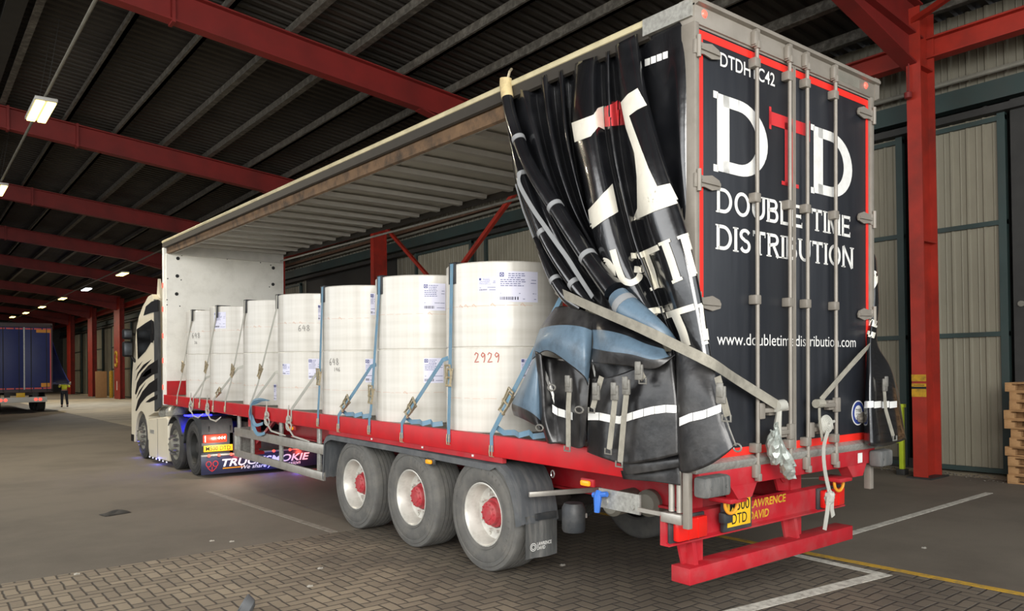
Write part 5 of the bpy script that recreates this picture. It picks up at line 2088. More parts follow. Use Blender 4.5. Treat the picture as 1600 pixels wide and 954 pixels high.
letter('curtain_letter', 'curtain_white', lambda b: decal(b, [(894, 192), (927, 180), (933, 169), (942, 166)], [(899, 222), (924, 213), (934, 198), (944, 203)]))
letter('curtain_letter', 'curtain_red', lambda b: decal(b, [(945, 168), (969, 155)], [(946, 198), (968, 196)]))


def big_t(b):
    decal(b, [(971, 160), (982, 147), (997, 138)], [(984, 181), (996, 172), (1010, 165)])
    decal(b, [(971, 160), (979, 200), (992, 238), (996, 275), (997, 330)], [(984, 181), (1000, 225), (1014, 262), (1028, 292), (1032, 318)])
    decal(b, [(997, 325), (1028, 291), (1046, 287)], [(989, 345), (1026, 329), (1061, 317)])


letter('curtain_letter', 'curtain_white', big_t)
letter('curtain_letter', 'curtain_white', lambda b: decal(b, [(920, 328), (938, 308), (956, 287)], [(924, 359), (942, 346), (965, 331)]))
letter('curtain_letter', 'curtain_white', lambda b: stroke(b, [(938, 405), (950, 408), (957, 418), (959, 432)], 9))
letter('curtain_letter', 'curtain_white', lambda b: (stroke(b, [(958, 390), (965, 415), (973, 436), (984, 443), (996, 438), (1000, 428)], 10), stroke(b, [(985, 400), (996, 399)], 9), stroke(b, [(990, 421), (1003, 422)], 10)))
letter('curtain_letter', 'curtain_white', lambda b: (stroke(b, [(998, 400), (1014, 393), (1030, 386)], 9), stroke(b, [(1009, 396), (1020, 425), (1026, 450)], 11), stroke(b, [(1017, 452), (1031, 446)], 5)))
letter('curtain_letter', 'curtain_white', lambda b: (stroke(b, [(1039, 378), (1050, 408), (1059, 437)], 12), stroke(b, [(1030, 382), (1048, 375)], 5), stroke(b, [(1051, 441), (1067, 434)], 5)))
letter('curtain_letter', 'curtain_white', lambda b: (stroke(b, [(1068, 367), (1077, 398), (1085, 428)], 12), stroke(b, [(1059, 372), (1080, 364)], 5), stroke(b, [(1078, 431), (1094, 425)], 5), stroke(b, [(1077, 366), (1092, 398)], 9)))
letter('curtain_letter', 'curtain_white', lambda b: stroke(b, [(1009, 488), (1037, 483)], 10))
letter('curtain_letter', 'curtain_white', lambda b: (stroke(b, [(1040, 493), (1062, 486), (1085, 479)], 10), stroke(b, [(1056, 490), (1068, 518), (1074, 540)], 13)))
letter('curtain_letter', 'curtain_white', lambda b: (stroke(b, [(1097, 476), (1104, 531)], 11), stroke(b, [(1088, 479), (1104, 472)], 5), stroke(b, [(1097, 537), (1111, 532)], 5)))
# reflective dashes
for k in range(4):
    x = 1008.5 + 9.3 * k
    letter('reflective_mark', 'reflex_white', lambda b, x=x: decal(b, [(x, 93 - .38 * (x - 1008)), (x + 8, 90.5 - .38 * (x - 1008))], [(x + .3, 104 - .38 * (x - 1008)), (x + 8, 101.3 - .38 * (x - 1008))]))


def band(path, n, w=11, parent=skirt):
    P = resample(path, n * 10)
    for k in range(n):
        seg = P[k * 10:(k + 1) * 10 + 1]
        seg = seg[:-1] + [(seg[-1][0] - .8, seg[-1][1])]
        letter('reflective_mark', 'reflex_white', lambda b: decal(b, [(x, y - w / 2) for x, y in seg], [(x, y + w / 2) for x, y in seg], 2.5, .008), parent)


band([(920, 650), (937, 650), (951, 653), (969, 656), (984, 651), (1000, 646), (1019, 641), (1041, 638), (1060, 639)], 8, 12)
band([(1063, 659), (1079, 652), (1101, 647), (1127, 637)], 3, 13)
band([(862, 638), (874, 644), (897, 650)], 3, 12)
band([(851, 586), (859, 605), (867, 625)], 3, 14)
band([(927, 568), (932, 590)], 1, 14)


# ---- buckled webbing hanging from the curtain
def buckle_strap(parent, pts, w=.045, at=1, ax=0):
    P = [hit(x, y, ax, o) for x, y, o in pts]
    wd = (0, 1, 0) if ax == 0 else (1, 0, 0)
    b = MB()
    b.strap(P, w, wd, .004)
    o = b.part('buckle_strap', M['web_grey'], parent)
    out = Vector((-.012, 0, 0)) if ax == 0 else Vector((0, -.012, 0))
    p = P[at]
    b = MB()
    if ax == 0:
        b.box(p + Vector((-.02, -.035, -.06)), p + Vector((.0, .035, .05)), .006)
        b.box(p + Vector((-.03, -.025, -.02)), p + Vector((-.015, .025, .07)), .005)
    else:
        b.box(p + Vector((-.035, -.02, -.06)), p + Vector((.035, .0, .05)), .006)
        b.box(p + Vector((-.025, -.03, -.02)), p + Vector((.025, -.015, .07)), .005)
    b.part('buckle', M['buckle_grey'], o)
    h = P[-1]
    b = MB()
    s = Vector(wd)
    b.tube([h + out + s * .03 + Vector((0, 0, .01)), h + out + s * .032 + Vector((0, 0, -.03)), h + out - s * .032 + Vector((0, 0, -.03)), h + out - s * .03 + Vector((0, 0, .01))], .007, 6)
    b.part('strap_hook', M['buckle_grey'], o)


for pts, at in [([(890, 600, -.2), (888, 635, -.2), (888, 698, -.19)], 0), ([(962, 612, -.22), (958, 650, -.23), (952, 702, -.23)], 0),
                ([(980, 603, -.2), (975, 650, -.22), (969, 722, -.22)], 0), ([(940, 588, -.2), (933, 612, -.21), (926, 638, -.21)], 1),
                ([(1121, 588, -.2), (1128, 615, -.21), (1137, 650, -.21)], 1), ([(1000, 580, -.22), (1003, 587, -.22), (1006, 592, -.22)], 0)]:
    buckle_strap(TR, pts, .05, at)
b = MB()
b.tube([hit(1130, 640, 0, -.16), hit(1140, 670, 0, -.16), hit(1150, 696, 0, -.14)], .005, 6)
p = hit(1152, 699, 0, -.14)
b.tube([p + Vector((0, .03 * cos(a), .025 * sin(a))) for a in [2 * pi * k / 12 for k in range(12)]], .006, 6, closed=True)
b.part('edge_cord', M['buckle_grey'], TR)
for x, y in ((843, 668), (862, 605), (905, 640)):
    p = hit(x, y, 0, -.2)
    b = MB()
    b.tube([p + Vector((0, .045 * cos(a), .025 * sin(a))) for a in [2 * pi * k / 12 for k in range(12)]], .007, 6, closed=True)
    b.part('curtain_hook', M['buckle_grey'], TR)

# tie strap round the bundle to the door handle
pts = [hit(868, 452, 0, .06), hit(880, 459, 0, -.1), hit(935, 484, 0, -.22), hit(1000, 512, 0, -.3), hit(1060, 541, 0, -.27), hit(1112, 567, 0, -.2), hit(1150, 592, 1, -.1), hit(1214, 632, 1, -.1)]
b = MB()
b.strap(spline(pts, 5), .07, (0, -.1, 1), .005)
tag(b.top('tie_strap', M['web_grey'], WT), 'long grey webbing strap tying the bunched curtain back to the left door handle', 'strap', None)
p = hit(1218, 634, 1, -.09)
b = MB()
b.tube([p + Vector((-.05, 0, .0)), p + Vector((.05, -.0, .005))], .045, 12)
b.tube([p + Vector((-.02, -.01, -.03)), p + Vector((-.06, -.02, -.15)), p + Vector((-.045, -.02, -.27)), p + Vector((-.02, -.02, -.34))], [.02, .03, .022, .03], 8)
tag(b.top('strap_knot', M['strap_pale'], WT), 'pale knot of webbing wound on the upper left door handle', 'strap')

# silver bag of rope hanging on the lower left handle
def crumple(b, path, radii, seed, amp=.35, n=14):
    rnd = random.Random(seed)
    P = spline([Vector(p) for p in path], 5)
    R = spline([Vector((r, 0, 0)) for r in radii], 5)
    first = len(b.bm.verts)
    b.tube(P, [r.x for r in R], n)
    b.bm.verts.ensure_lookup_table()
    for v in list(b.bm.verts)[first:]:
        v.co += Vector((rnd.uniform(-1, 1), rnd.uniform(-1, 1), rnd.uniform(-1, 1))) * amp * .03


mat('silver_plastic', (156, 162, 156), 0.28, 0.25, var=0.2, vscale=30)
p = hit(1209, 672, 1, -.13)
b = MB()
crumple(b, [p + Vector((-.0, 0, .0)), p + Vector((-.01, 0, -.1)), p + Vector((.01, -.01, -.24))], [.02, .05, .03], 3)
crumple(b, [p + Vector((.03, 0, .05)), p + Vector((.05, -.01, -.1)), p + Vector((.13, -.02, -.25)), p + Vector((.19, -.02, -.36))], [.012, .035, .06, .03], 4)
tag(b.top('plastic_bag', M['silver_plastic'], WT, smooth=0), 'crumpled silvery plastic bag hanging from the lower left door handle', 'bag')
# roll of webbing and hanging tail on the right door
p = hit(1290, 663, 1, -.1)
b = MB()
for k in range(4):
    b.tube([p + Vector(((.075 - .016 * k) * cos(a), -.005 * k, (.06 - .012 * k) * sin(a))) for a in [2 * pi * j / 22 for j in range(22)]], .02, 6, closed=True)
b.tube([p + Vector((-.1, .0, .0)), p + Vector((.13, .0, .02))], .012, 6)
b.strap(spline([p + Vector((-.02, -.03, -.05)), hit(1287, 700, 1, -.13), hit(1289, 735, 1, -.13), hit(1296, 768, 1, -.12)], 4), .045, (1, 0, 0), .005)
k = hit(1296, 775, 1, -.12)
crumple(b, [k + Vector((.02, 0, .04)), k, k + Vector((-.01, 0, -.07))], [.025, .04, .02], 9, .3, 10)
b.strap([k + Vector((-.03, -.01, -.0)), k + Vector((-.07, -.02, -.12)), k + Vector((-.11, -.02, -.25))], .05, (1, 0, 0.3), .006)
b.strap([k + Vector((.02, -.01, -.02)), k + Vector((.0, -.02, -.1)), k + Vector((.02, -.02, -.16))], .05, (1, 0, 0.2), .006)
tag(b.top('webbing_roll', M['strap_pale'], WT), 'rolled pale webbing on the right door handle with a knotted tail hanging down', 'strap')

# offside curtain bundled beside the right door
offc = cloth('offside_curtain', 'curtain_pvc', TR, [
    [(1357, 385, .12), (1357, 470, .1), (1354, 535, -.03), (1353, 600, -.06), (1350, 692, -.06)],
    [(1361, 388, .02), (1362, 470, .0), (1360, 535, -.06), (1362, 600, -.13), (1364, 697, -.15)],
    [(1367, 398, .0), (1370, 470, -.02), (1366, 535, -.03), (1380, 600, -.07), (1385, 696, -.08)],
    [(1370, 408, .06), (1373, 475, .03), (1370, 535, .02), (1393, 585, -.02), (1405, 690, -.02)],
    [(1369, 410, .14), (1371, 480, .14), (1368, 535, .12), (1400, 600, .1), (1416, 686, .1)]], 6, 10, ax=1, wr=.008, seed=21, label='black offside curtain bundled beside the right door')
TREE = make_bvh()
letter('curtain_letter', 'curtain_white', lambda b: stroke(b, [(1362, 424), (1368, 426), (1368, 440), (1362, 452)], 5), offc)
letter('curtain_letter', 'curtain_white', lambda b: stroke(b, [(1356, 502), (1373, 508)], 10), offc)
letter('curtain_letter', 'curtain_white', lambda b: stroke(b, [(1353, 520), (1366, 524)], 9), offc)
letter('curtain_letter', 'curtain_white', lambda b: stroke(b, [(1371, 536), (1376, 548)], 3), offc)
for k in range(4):
    x = 1352 + 12.2 * k
    letter('reflective_mark', 'reflex_white', lambda b, x=x: decal(b, [(x, 627), (x + 11.5, 626)], [(x, 637.5), (x + 11.5, 636)], 2.5, .008), offc)
buckle_strap(TR, [(1381, 600, -.12), (1384, 640, -.14), (1396, 682, -.13)], .05, 0, 1)
pts = [hit(1368, 532, 1, .16), hit(1358, 540, 1, -.06), hit(1330, 570, 1, -.09), hit(1282, 625, 1, -.1)]
b = MB()
b.strap(spline(pts, 5), .05, (.7, 0, .7), .005)
p = hit(1280, 630, 1, -.1)
b.tube([p + Vector((-.05, 0, 0)), p + Vector((.05, 0, 0))], .035, 10)
b.strap([p, p + Vector((-.03, -.02, -.12)), p + Vector((.03, -.01, -.3))], .03, (1, 0, 0), .005)
tag(b.top('tie_strap', M['web_grey'], WT), 'short grey webbing strap tying the offside curtain to the right door handle', 'strap')
# ------------------------------------------------------------------ tractor unit
mat('cab_white', (208, 200, 180), 0.4, coat=0.1, var=0.03, dirt=(176, 168, 146), dirt_amt=0.3, dscale=3)
mat('cab_black', (14, 12, 14), 0.5, spec=0.25)
mat('cab_maroon', (84, 24, 40), 0.5, spec=0.25)
mat('mirror_dark', (60, 64, 68), 0.35, 0.5)
mat('cab_glass', (10, 12, 14), 0.25, spec=0.3)
mat('fender_grey', (52, 54, 56), 0.5, var=0.08, dirt=(92, 92, 90), dirt_amt=0.4, dscale=3)
mat('flap_blue_black', (40, 44, 72), 0.3, spec=0.6)
mat('tail_red_lit', (220, 40, 26), 0.3, emit=(255, 60, 30), estr=0.9)
mat('lamp_hot', (255, 255, 255), 0.3, emit=(255, 230, 220), estr=6)
mat('led_blue', (30, 40, 255), 0.3, emit=(20, 20, 255), estr=14)
mat('glow_white', (240, 240, 255), 0.3, emit=(240, 240, 255), estr=0.12)
Y0 = 11.0
TU = thing('tractor_unit', 'white articulated lorry tractor unit with black and maroon swooshes, coupled to the open trailer', 'lorry', (0.0, Y0, 0))
# cab shell
prof = [(3.25, 1.08), (3.25, 3.5), (3.4, 3.62), (3.7, 3.6), (4.2, 3.42), (4.55, 3.22), (4.8, 2.95), (4.95, 2.62), (5.22, 1.95), (5.3, 1.62), (5.34, 1.0), (5.34, 0.42), (5.22, 0.34), (5.0, 0.34)]
for k in range(13):
    a = radians(-5 + 190 * k / 12)
    prof.append((4.4 + 0.57 * cos(a), 0.5 + 0.57 * sin(a)))
prof += [(3.8, 0.98)]
b = MB()
rows = []
for x, s in ((0.0, 0.0), (2.48, 0.0)):
    rows.append([Vector((x, y, z)) for y, z in prof])
A = [b.bm.verts.new(p) for p in rows[0]]
B = [b.bm.verts.new(p) for p in rows[1]]
b.bm.faces.new(A)
b.bm.faces.new(B[::-1])
for k in range(len(A)):
    b.bm.faces.new((A[k], A[(k + 1) % len(A)], B[(k + 1) % len(A)], B[k]))
cab = b.part('cab', M['cab_white'], TU, smooth=25)
md = cab.modifiers.new('round', 'BEVEL')
md.width = 0.05
md.segments = 3
md.limit_method = 'ANGLE'
md.angle_limit = radians(50)


def side_poly(pts, x=-0.004):
    out = []
    for px, py in pts:
        p = hitw(180 + px * .3145, 440 + py * .3145, 0, x)
        out.append((x, p.y - Y0, p.z))
    return out


def applique(name, m, pts, parent=cab, x=-0.004, t=0.004):
    b = MB()
    b.prism(side_poly(pts, x), (t, 0, 0))
    return b.part(name, M[m], parent, smooth=0)


applique('side_window', 'cab_glass', [(106, 236), (150, 205), (180, 187), (186, 240), (183, 290), (150, 345), (112, 385)], x=-.008, t=.01)
applique('upper_side_window', 'cab_glass', [(140, 168), (152, 122), (180, 98), (213, 88), (213, 146), (175, 155)], x=-.008, t=.01)
SW = [('cab_black', [(211, 386), (165, 415), (130, 455), (108, 500), (98, 555), (103, 560), (120, 520), (150, 488), (185, 462), (211, 452)]),
      ('cab_maroon', [(178, 428), (150, 448), (132, 472), (150, 470), (178, 452)]),
      ('cab_black', [(209, 478), (168, 505), (135, 545), (112, 590), (100, 640), (106, 642), (125, 605), (155, 570), (185, 550), (209, 540)]),
      ('cab_black', [(209, 560), (175, 578), (150, 598), (170, 598), (209, 582)]),
      ('cab_black', [(180, 385), (140, 412), (112, 450), (100, 490), (118, 455), (145, 425)]),
      ('cab_black', [(135, 395), (112, 420), (100, 440), (112, 430)]),
      ('cab_black', [(150, 500), (120, 540), (104, 580), (120, 555)])]
for m, pts in SW:
    applique('swoosh', m, pts)
b = MB()
P = side_poly([(186, 195), (189, 240), (188, 290), (180, 300), (181, 240), (178, 190)], -.02)
b.prism(P, (.02, 0, 0))
b.part('window_deflector', M['cab_black'], cab)
b = MB()
p = hitw(180 + 182 * .3145, 440 + 280 * .3145, 0, 0)
b.bar((-.03, p.y - Y0 - .12, p.z - .1), (-.03, p.y - Y0 - .12, p.z + .1), .03, .04)
b.part('grab_handle', M['cab_black'], cab)
# mirror pair
p0, p1 = hitw(198, 514, 0, -.22), hitw(208, 556, 0, -.22)
yc = (p0.y + p1.y) / 2 - Y0 - 1.0
yc = 4.95
for z0, z1 in ((p0.z - .22, p0.z + .02), (p1.z - .0, p0.z - .27)):
    b = MB()
    b.box((-.26, yc - .09, min(z0, z1)), (-.06, yc + .09, max(z0, z1)), .04)
    b.part('mirror_shell', M['cab_black'], TU)
    b = MB()
    b.box((-.24, yc - .1, min(z0, z1) + .04), (-.08, yc - .09, max(z0, z1) - .04), .004)
    b.part('mirror_glass', M['mirror_dark'], TU)
b = MB()
b.tube([(0, yc, p0.z - .1), (-.12, yc, p0.z - .1)], .03, 8)
b.tube([(0, yc - .05, p1.z - .12), (-.1, yc, p1.z + .05)], .03, 8)
b.part('mirror_arm', M['cab_black'], TU)
# roof fairing, side deflector, horn
b = MB()
b.prism([(-.0, 2.88, 1.2), (-.0, 3.25, 1.1), (-.0, 3.25, 3.5), (-.0, 2.92, 3.45)], (.05, 0, 0))
b.part('side_deflector', M['fender_grey'], TU)
b = MB()
b.prism([(2.43, 2.88, 1.2), (2.43, 3.25, 1.1), (2.43, 3.25, 3.5), (2.43, 2.92, 3.45)], (.05, 0, 0))
b.part('side_deflector', M['fender_grey'], TU)
b = MB()
b.prism([(.1, 3.1, 3.5), (.1, 3.3, 3.95), (.1, 3.4, 3.6)], (.06, 0, 0))
b.part('roof_fin', M['cab_white'], TU)
b = MB()
b.box((-.01, 5.1, .34), (0, 5.35, .5))
b.part('corner_trim', M['cab_black'], cab)
# skirt
b = MB()
b.prism([(0.0, 2.2, .12), (0.0, 3.72, .1), (0.0, 3.8, .3), (0.0, 3.78, .92), (0.0, 2.35, 1.03), (0.0, 2.2, .98)], (.5, 0, 0))
sk = b.part('side_skirt', M['cab_white'], TU)
md = sk.modifiers.new('round', 'BEVEL')
md.width = .03
md.segments = 2
b = MB()
b.prism([(-.003, 3.0, .12), (-.003, 3.012, .12), (-.003, 3.012, .95), (-.003, 3.0, .95)], (.004, 0, 0))
b.part('skirt_joint', M['dark_steel'], sk)
b = MB()
b.box((-.004, 3.3, .62), (0, 3.62, .7))
b.part('skirt_badge', M['galvanised'], sk)
b = MB()
b.prism([(2.0, 2.2, .12), (2.0, 3.72, .1), (2.0, 3.8, .3), (2.0, 3.78, .92), (2.0, 2.35, 1.03), (2.0, 2.2, .98)], (.48, 0, 0))
b.part('side_skirt', M['cab_white'], TU)
for k in range(6):
    b = MB()
    b.box((-.012, 2.3 + .27 * k, .085), (.01, 2.35 + .27 * k, .115), .005)
    b.part('skirt_light', M['glow_white'], TU)
# wheels
for y, st, r in ((.6, 'dished', .51), (1.8, 'nuts', .49), (4.4, 'nuts', .51)):
    wheel(TU, .03, y, r, 0, r, .33, 'tyre_dark', st)
    wheel(TU, 2.46, y, r, pi, r, .33, 'tyre_dark', st)
    b = MB()
    b.cyl((.3, y, r), (2.2, y, r), .08, 12)
    b.part('axle', M['dark_under'], TU)
# fenders
for x0, x1 in ((0.0, .52), (1.96, 2.48)):
    for yc, a0, a1, R in ((.6, -18, 175, .585), (1.8, 20, 178, .57)):
        b = MB()
        rows = []
        for x in (x0, x0 + .02, x1):
            rows.append([(x, yc - (R + (0 if x > x0 else -.03)) * cos(radians(a0 + (a1 - a0) * k / 20)), .51 + (R + (0 if x > x0 else -.03)) * sin(radians(a0 + (a1 - a0) * k / 20))) for k in range(21)])
        b.grid(rows)
        o = b.part('fender', M['fender_grey'], TU)
        md = o.modifiers.new('thickness', 'SOLIDIFY')
        md.thickness = .02
b = MB()
b.prism([(0.0, -.02, .38), (0.0, -.02, .95), (0.0, .05, 1.06), (0.0, .5, 1.1), (0.0, .2, .95), (0.0, .02, .6), (0.0, .02, .38)], (.56, 0, 0))
b.prism([(1.92, -.02, .38), (1.92, -.02, .95), (1.92, .05, 1.06), (1.92, .5, 1.1), (1.92, .2, .95), (1.92, .02, .6), (1.92, .02, .38)], (.56, 0, 0))
b.box((.5, -.02, .4), (1.98, .03, .8))
b.part('rear_panel', M['fender_grey'], TU)
b = MB()
for x in (.12, .5):
    b.box((x, -.03, .84), (x + .02, .0, .94), .004)
b.part('panel_latch', M['cab_black'], TU)
for x in (0.02, 2.05):
    b = MB()
    b.box((x, -.075, .645), (x + .41, -.02, .785), .012)
    tl = b.part('tail_lamp', M['tail_red_lit'], TU)
    b = MB()
    b.prism([(x + .02, -.078, .66), (x + .02, -.078, .77), (x + .03, -.078, .77), (x + .03, -.078, .66)], (0, .004, 0))
    for k in range(3):
        b.prism([(x + .24 + .05 * k, -.08, .72), (x + .28 + .05 * k, -.08, .75), (x + .275 + .05 * k, -.08, .7)], (0, .006, 0))
    b.part('lamp_element', M['lamp_hot'], tl)
b = MB()
b.box((.02, -.06, .48), (.54, -.05, .595), .003)
npl = b.part('number_plate', M['plate_yellow'], TU)
b = MB()
font_text(b, 'M500 DTD', lambda u, v: (u, -.0615, v), .06, .5, .075, .5, .002)
b.part('plate_lettering', M['plate_black'], npl)
b = MB()
b.box((-.03, -.08, .07), (2.5, -.06, .405), .004)
fl = b.part('rear_mud_flap', M['flap_blue_black'], TU)
b = MB()
b.box((-.03, -.095, .395), (2.5, -.05, .43), .006)
b.part('light_bar', M['galvanised'], TU)
for x in (.1, .28, .5, .74, 1.3, 1.62, 1.95, 2.2):
    b = MB()
    b.lathe([(.028, 0), (.025, .02), (0, .026)], (x, -.095, .412), (0, -1, 0), 14)
    b.part('bar_lamp', M['lens_lit'], TU)
F = lambda u, v: (u + (v - .2) * .35, -.0835, v)
b = MB()
font_text(b, 'TRUCKSMOKIE', F, .30, .20, .13, 1.98, .022)
b.part('flap_lettering', M['glow_white'], fl)  # lettering with a faint glow of its own in the material
b = MB()
font_text(b, 'We share your passion', F, .68, .125, .07, 1.85, .008)
b.part('flap_lettering', M['glow_white'], fl)
b = MB()
ribbon(b, [(.36, .165), (.75, .165)], .02, .02, F)
b.part('flap_underline', M['lens_amber'], fl)
b = MB()
G = lambda u, v: (u, -.0835, v)
for c in (-.06, .06):
    ribbon(b, [(.16 + c + .045 * cos(a), .26 + .05 * sin(a)) for a in [2 * pi * k / 16 for k in range(17)]], .014, .014, G)
ribbon(b, [(.08, .2), (.12, .155), (.16, .125), (.2, .155), (.24, .2)], .012, .012, G)
ribbon(b, [(.16, .21), (.16, .14)], .012, .012, G)
b.part('flap_crest', M['vinyl_red'], fl)
# frame, catwalk, lines, fifth wheel
b = MB()
for x in (.8, 1.6):
    b.box((x, 0.0, .72), (x + .08, 4.6, .98))
b.part('frame_rail', M['dark_under'], TU)
b = MB()
b.box((.6, .7, 1.0), (1.9, 1.7, 1.08), .03)
b.part('fifth_wheel', M['dark_under'], TU)
b = MB()
for k in range(5):
    b.lathe([(0, 0), (.1, .03), (.13, .12), (.1, .25), (0, .28)], (.16 + .12 * (k % 2), 2.1 + .28 * k, 1.02), (.3, .5, .4), 10)
b.part('coiled_lines', M['galvanised'], TU)
b = MB()
b.box((.3, 2.2, .5), (2.2, 3.9, 1.0))
b.part('engine_block', M['dark_under'], TU)
b = MB()
b.box((.06, 1.0, 1.075), (.5, 1.3, 1.1), .006)
b.part('blue_work_lamp', M['led_blue'], TU)


def glow(loc, color, power, r=.05):
    d = bpy.data.lights.new('lamp', 'POINT')
    d.energy, d.color, d.shadow_soft_size = power, color, r
    o = bpy.data.objects.new('local_light', d)
    COL.objects.link(o)
    o.parent = TU
    o.location = loc
    return o


for x, y, z, p in ((.0, 3.0, .1, 1.6), (.0, 4.75, .12, 0.8), (.3, 1.2, 1.0, 2.5), (1.2, -.15, .2, 1.2), (1.6, -.5, .1, 1.2)):
    glow((x, y, z), (.12, .14, 1.0), p)
glow((.3, -.5, .7), (1, .95, .85), 11)  # added light without a fitting, brightens the number plate
glow((.6, -.2, .38), (1, .1, .06), 1.0)
glow((1.9, -.25, .38), (1, .1, .06), 3)
# ------------------------------------------------------------------ blue trailer parked further up
mat('blue_door', (34, 46, 104), 0.5, var=0.08, vscale=2)
mat('blue_curtain', (36, 52, 128), 0.45, var=0.1)
mat('tape_coral', (222, 92, 84), 0.5)
mat('plate_orange', (228, 152, 40), 0.5)
mat('bar_white', (206, 204, 196), 0.5)
mat('blue_frame', (74, 64, 66), 0.6)
mat('hi_vis', (206, 214, 60), 0.7)
mat('trouser_navy', (34, 38, 52), 0.8)
mat('boot_black', (22, 22, 22), 0.6)
mat('skin', (206, 160, 136), 0.6)
mat('hair_brown', (52, 40, 32), 0.8)
BT = thing('semi_trailer', 'blue curtain-sided semi-trailer parked far up the shed at the left edge', 'trailer', (-.56, 42.5, 0))
W, H = 2.5, 4.58
b = MB()
b.box((0.02, 0.02, 1.15), (W - .02, 13.5, H - .04))
b.part('body', M['blue_curtain'], BT)
b = MB()
b.box((0, 0, H - .22), (W, .1, H), .02)
b.box((0, 0, 1.05), (W, .1, 1.2), .01)
b.box((0, 0, 1.1), (.07, .1, H - .1))
b.box((W - .07, 0, 1.1), (W, .1, H - .1))
b.part('rear_frame', M['blue_frame'], BT)
for x0, x1 in ((.07, W / 2 - .02), (W / 2 + .02, W - .07)):
    b = MB()
    b.box((x0, -.02, 1.2), (x1, 0, H - .22), .004)
    d = b.part('rear_door', M['blue_door'], BT)
    b = MB()
    b.bm.free()
    for k in range(3):
        L = (x1 - x0) / 3
        for z in (1.22, H - .33):
            b = MB()
            b.box((x0 + L * k + .03, -.024, z), (x0 + L * (k + 1) - .03, -.02, z + .07))
            b.part('reflective_tape', M['tape_coral'], d)
    for xb in (x0 + .28, x1 - .2):
        b = MB()
        b.cyl((xb, -.04, 1.1), (xb, -.04, H - .2), .018, 8)
        b.part('lock_bar', M['dark_steel'], d)
b = MB()
b.box((W - .12, -.026, 1.22), (W - .07, -.02, H - .26))
b.part('reflective_tape', M['tape_coral'], BT)
b = MB()
b.box((W / 2 - .03, -.04, 1.2), (W / 2 + .03, -.02, H - .22))
b.part('door_seal', M['galvanised'], BT)
b = MB()
b.box((W - .72, -.03, H - .48), (W - .08, -.024, H - .33))
b.box((W - .52, -.03, 1.32), (W - .13, -.024, 1.52))
b.part('marker_board', M['plate_orange'], BT)
b = MB()
b.box((0.0, -.0, .55), (W - .25, .08, .82), .01)
b.part('lamp_bar', M['bar_white'], BT)
for x in (.25, W - .75):
    b = MB()
    for k in range(2):
        b.lathe([(.08, 0), (.07, .02), (0, .025)], (x + .2 * k, 0, .69), (0, -1, 0), 14)
    b.part('tail_lamp', M['lens_lit'], BT)
b = MB()
b.box((.9, -.02, .82), (1.28, 0, 1.04), .004)
b.part('number_plate', M['plate_yellow'], BT)
b = MB()
for x in (.4, 1.6):
    b.box((x, .02, .6), (x + .25, .1, 1.08))
b.part('lamp_bar_hanger', M['dark_steel'], BT)
b = MB()
b.box((.6, .1, .9), (1.9, 13, 1.1))
b.part('chassis', M['dark_under'], BT)
for y in (2.6, 3.9, 5.2):
    for x, rt in ((.05, 0), (W - .05, pi)):
        wheel(BT, x, y, .52, rt, .52, .38, 'tyre_dark', 'dished')
G = []
for t in range(9):
    row = []
    for s in range(9):
        u, v = t / 8, s / 8
        out = (v ** 1.3) * (1.25 * (1 - abs(u - .35) * .9)) + .05 * sin(u * 20) * v
        row.append((W + .02 + max(out, .0), .8 + 5.5 * u, 4.2 - 2.8 * v))
    G.append(row)
b = MB()
b.grid(G)
o = b.part('side_curtain', M['blue_curtain'], BT, smooth=180)
md = o.modifiers.new('thickness', 'SOLIDIFY')
md.thickness = .01
b = MB()
b.grid([[(p[-1][0] - .03 * dx, p[-1][1] - .05 * dx, p[-1][2] + dz) for dx, dz in ((1, -.02), (1, .13), (-1, .13))] for p in G])
o = b.part('curtain_hem', M['reflex_white'], BT, smooth=180)

# ---- person standing at the curtain of the blue trailer (mostly hidden by it)
PE = thing('person', 'person in dark trousers and a yellow hi-vis top standing behind the raised blue curtain', 'person', (3.5, 49.6, 0), radians(-15))


def skin(name, m, verts, edges, radii, parent, root=0, lv=2):
    me = bpy.data.meshes.new(name)
    me.from_pydata(verts, edges, [])
    me.materials.append(M[m])
    o = bpy.data.objects.new(name, me)
    COL.objects.link(o)
    o.parent = parent
    sk_ = o.modifiers.new('skin', 'SKIN')
    for i, r in enumerate(radii):
        me.skin_vertices[0].data[i].radius = (r if isinstance(r, tuple) else (r, r))
        me.skin_vertices[0].data[i].use_root = (i == root)
    sk_.use_smooth_shade = True
    sd = o.modifiers.new('smooth', 'SUBSURF')
    sd.levels = sd.render_levels = lv
    return o


V = [(0, 0, .95), (0, .01, 1.12), (0, .02, 1.32), (0, .01, 1.47), (0, 0, 1.55), (0, -.02, 1.63), (0, -.02, 1.74),
     (-.1, 0, .9), (-.12, -.02, .5), (-.13, .02, .1), (-.13, -.12, .04), (.1, 0, .9), (.13, .0, .5), (.16, .02, .1), (.17, -.12, .04),
     (-.19, .01, 1.42), (-.26, -.08, 1.2), (-.2, -.3, 1.28), (-.17, -.4, 1.33), (.19, .01, 1.42), (.27, -.08, 1.2), (.22, -.3, 1.3), (.19, -.4, 1.36)]
Eg = [(0, 1), (1, 2), (2, 3), (3, 4), (4, 5), (5, 6), (0, 7), (7, 8), (8, 9), (9, 10), (0, 11), (11, 12), (12, 13), (13, 14), (3, 15), (15, 16), (16, 17), (17, 18), (3, 19), (19, 20), (20, 21), (21, 22)]
Rr = [(.15, .11), (.14, .1), (.17, .115), (.1, .08), .055, .085, .075, .09, .06, .045, .035, .09, .06, .045, .035, .06, .05, .036, .03, .06, .05, .036, .03]
skin('body', 'skin', V, Eg, Rr, PE)
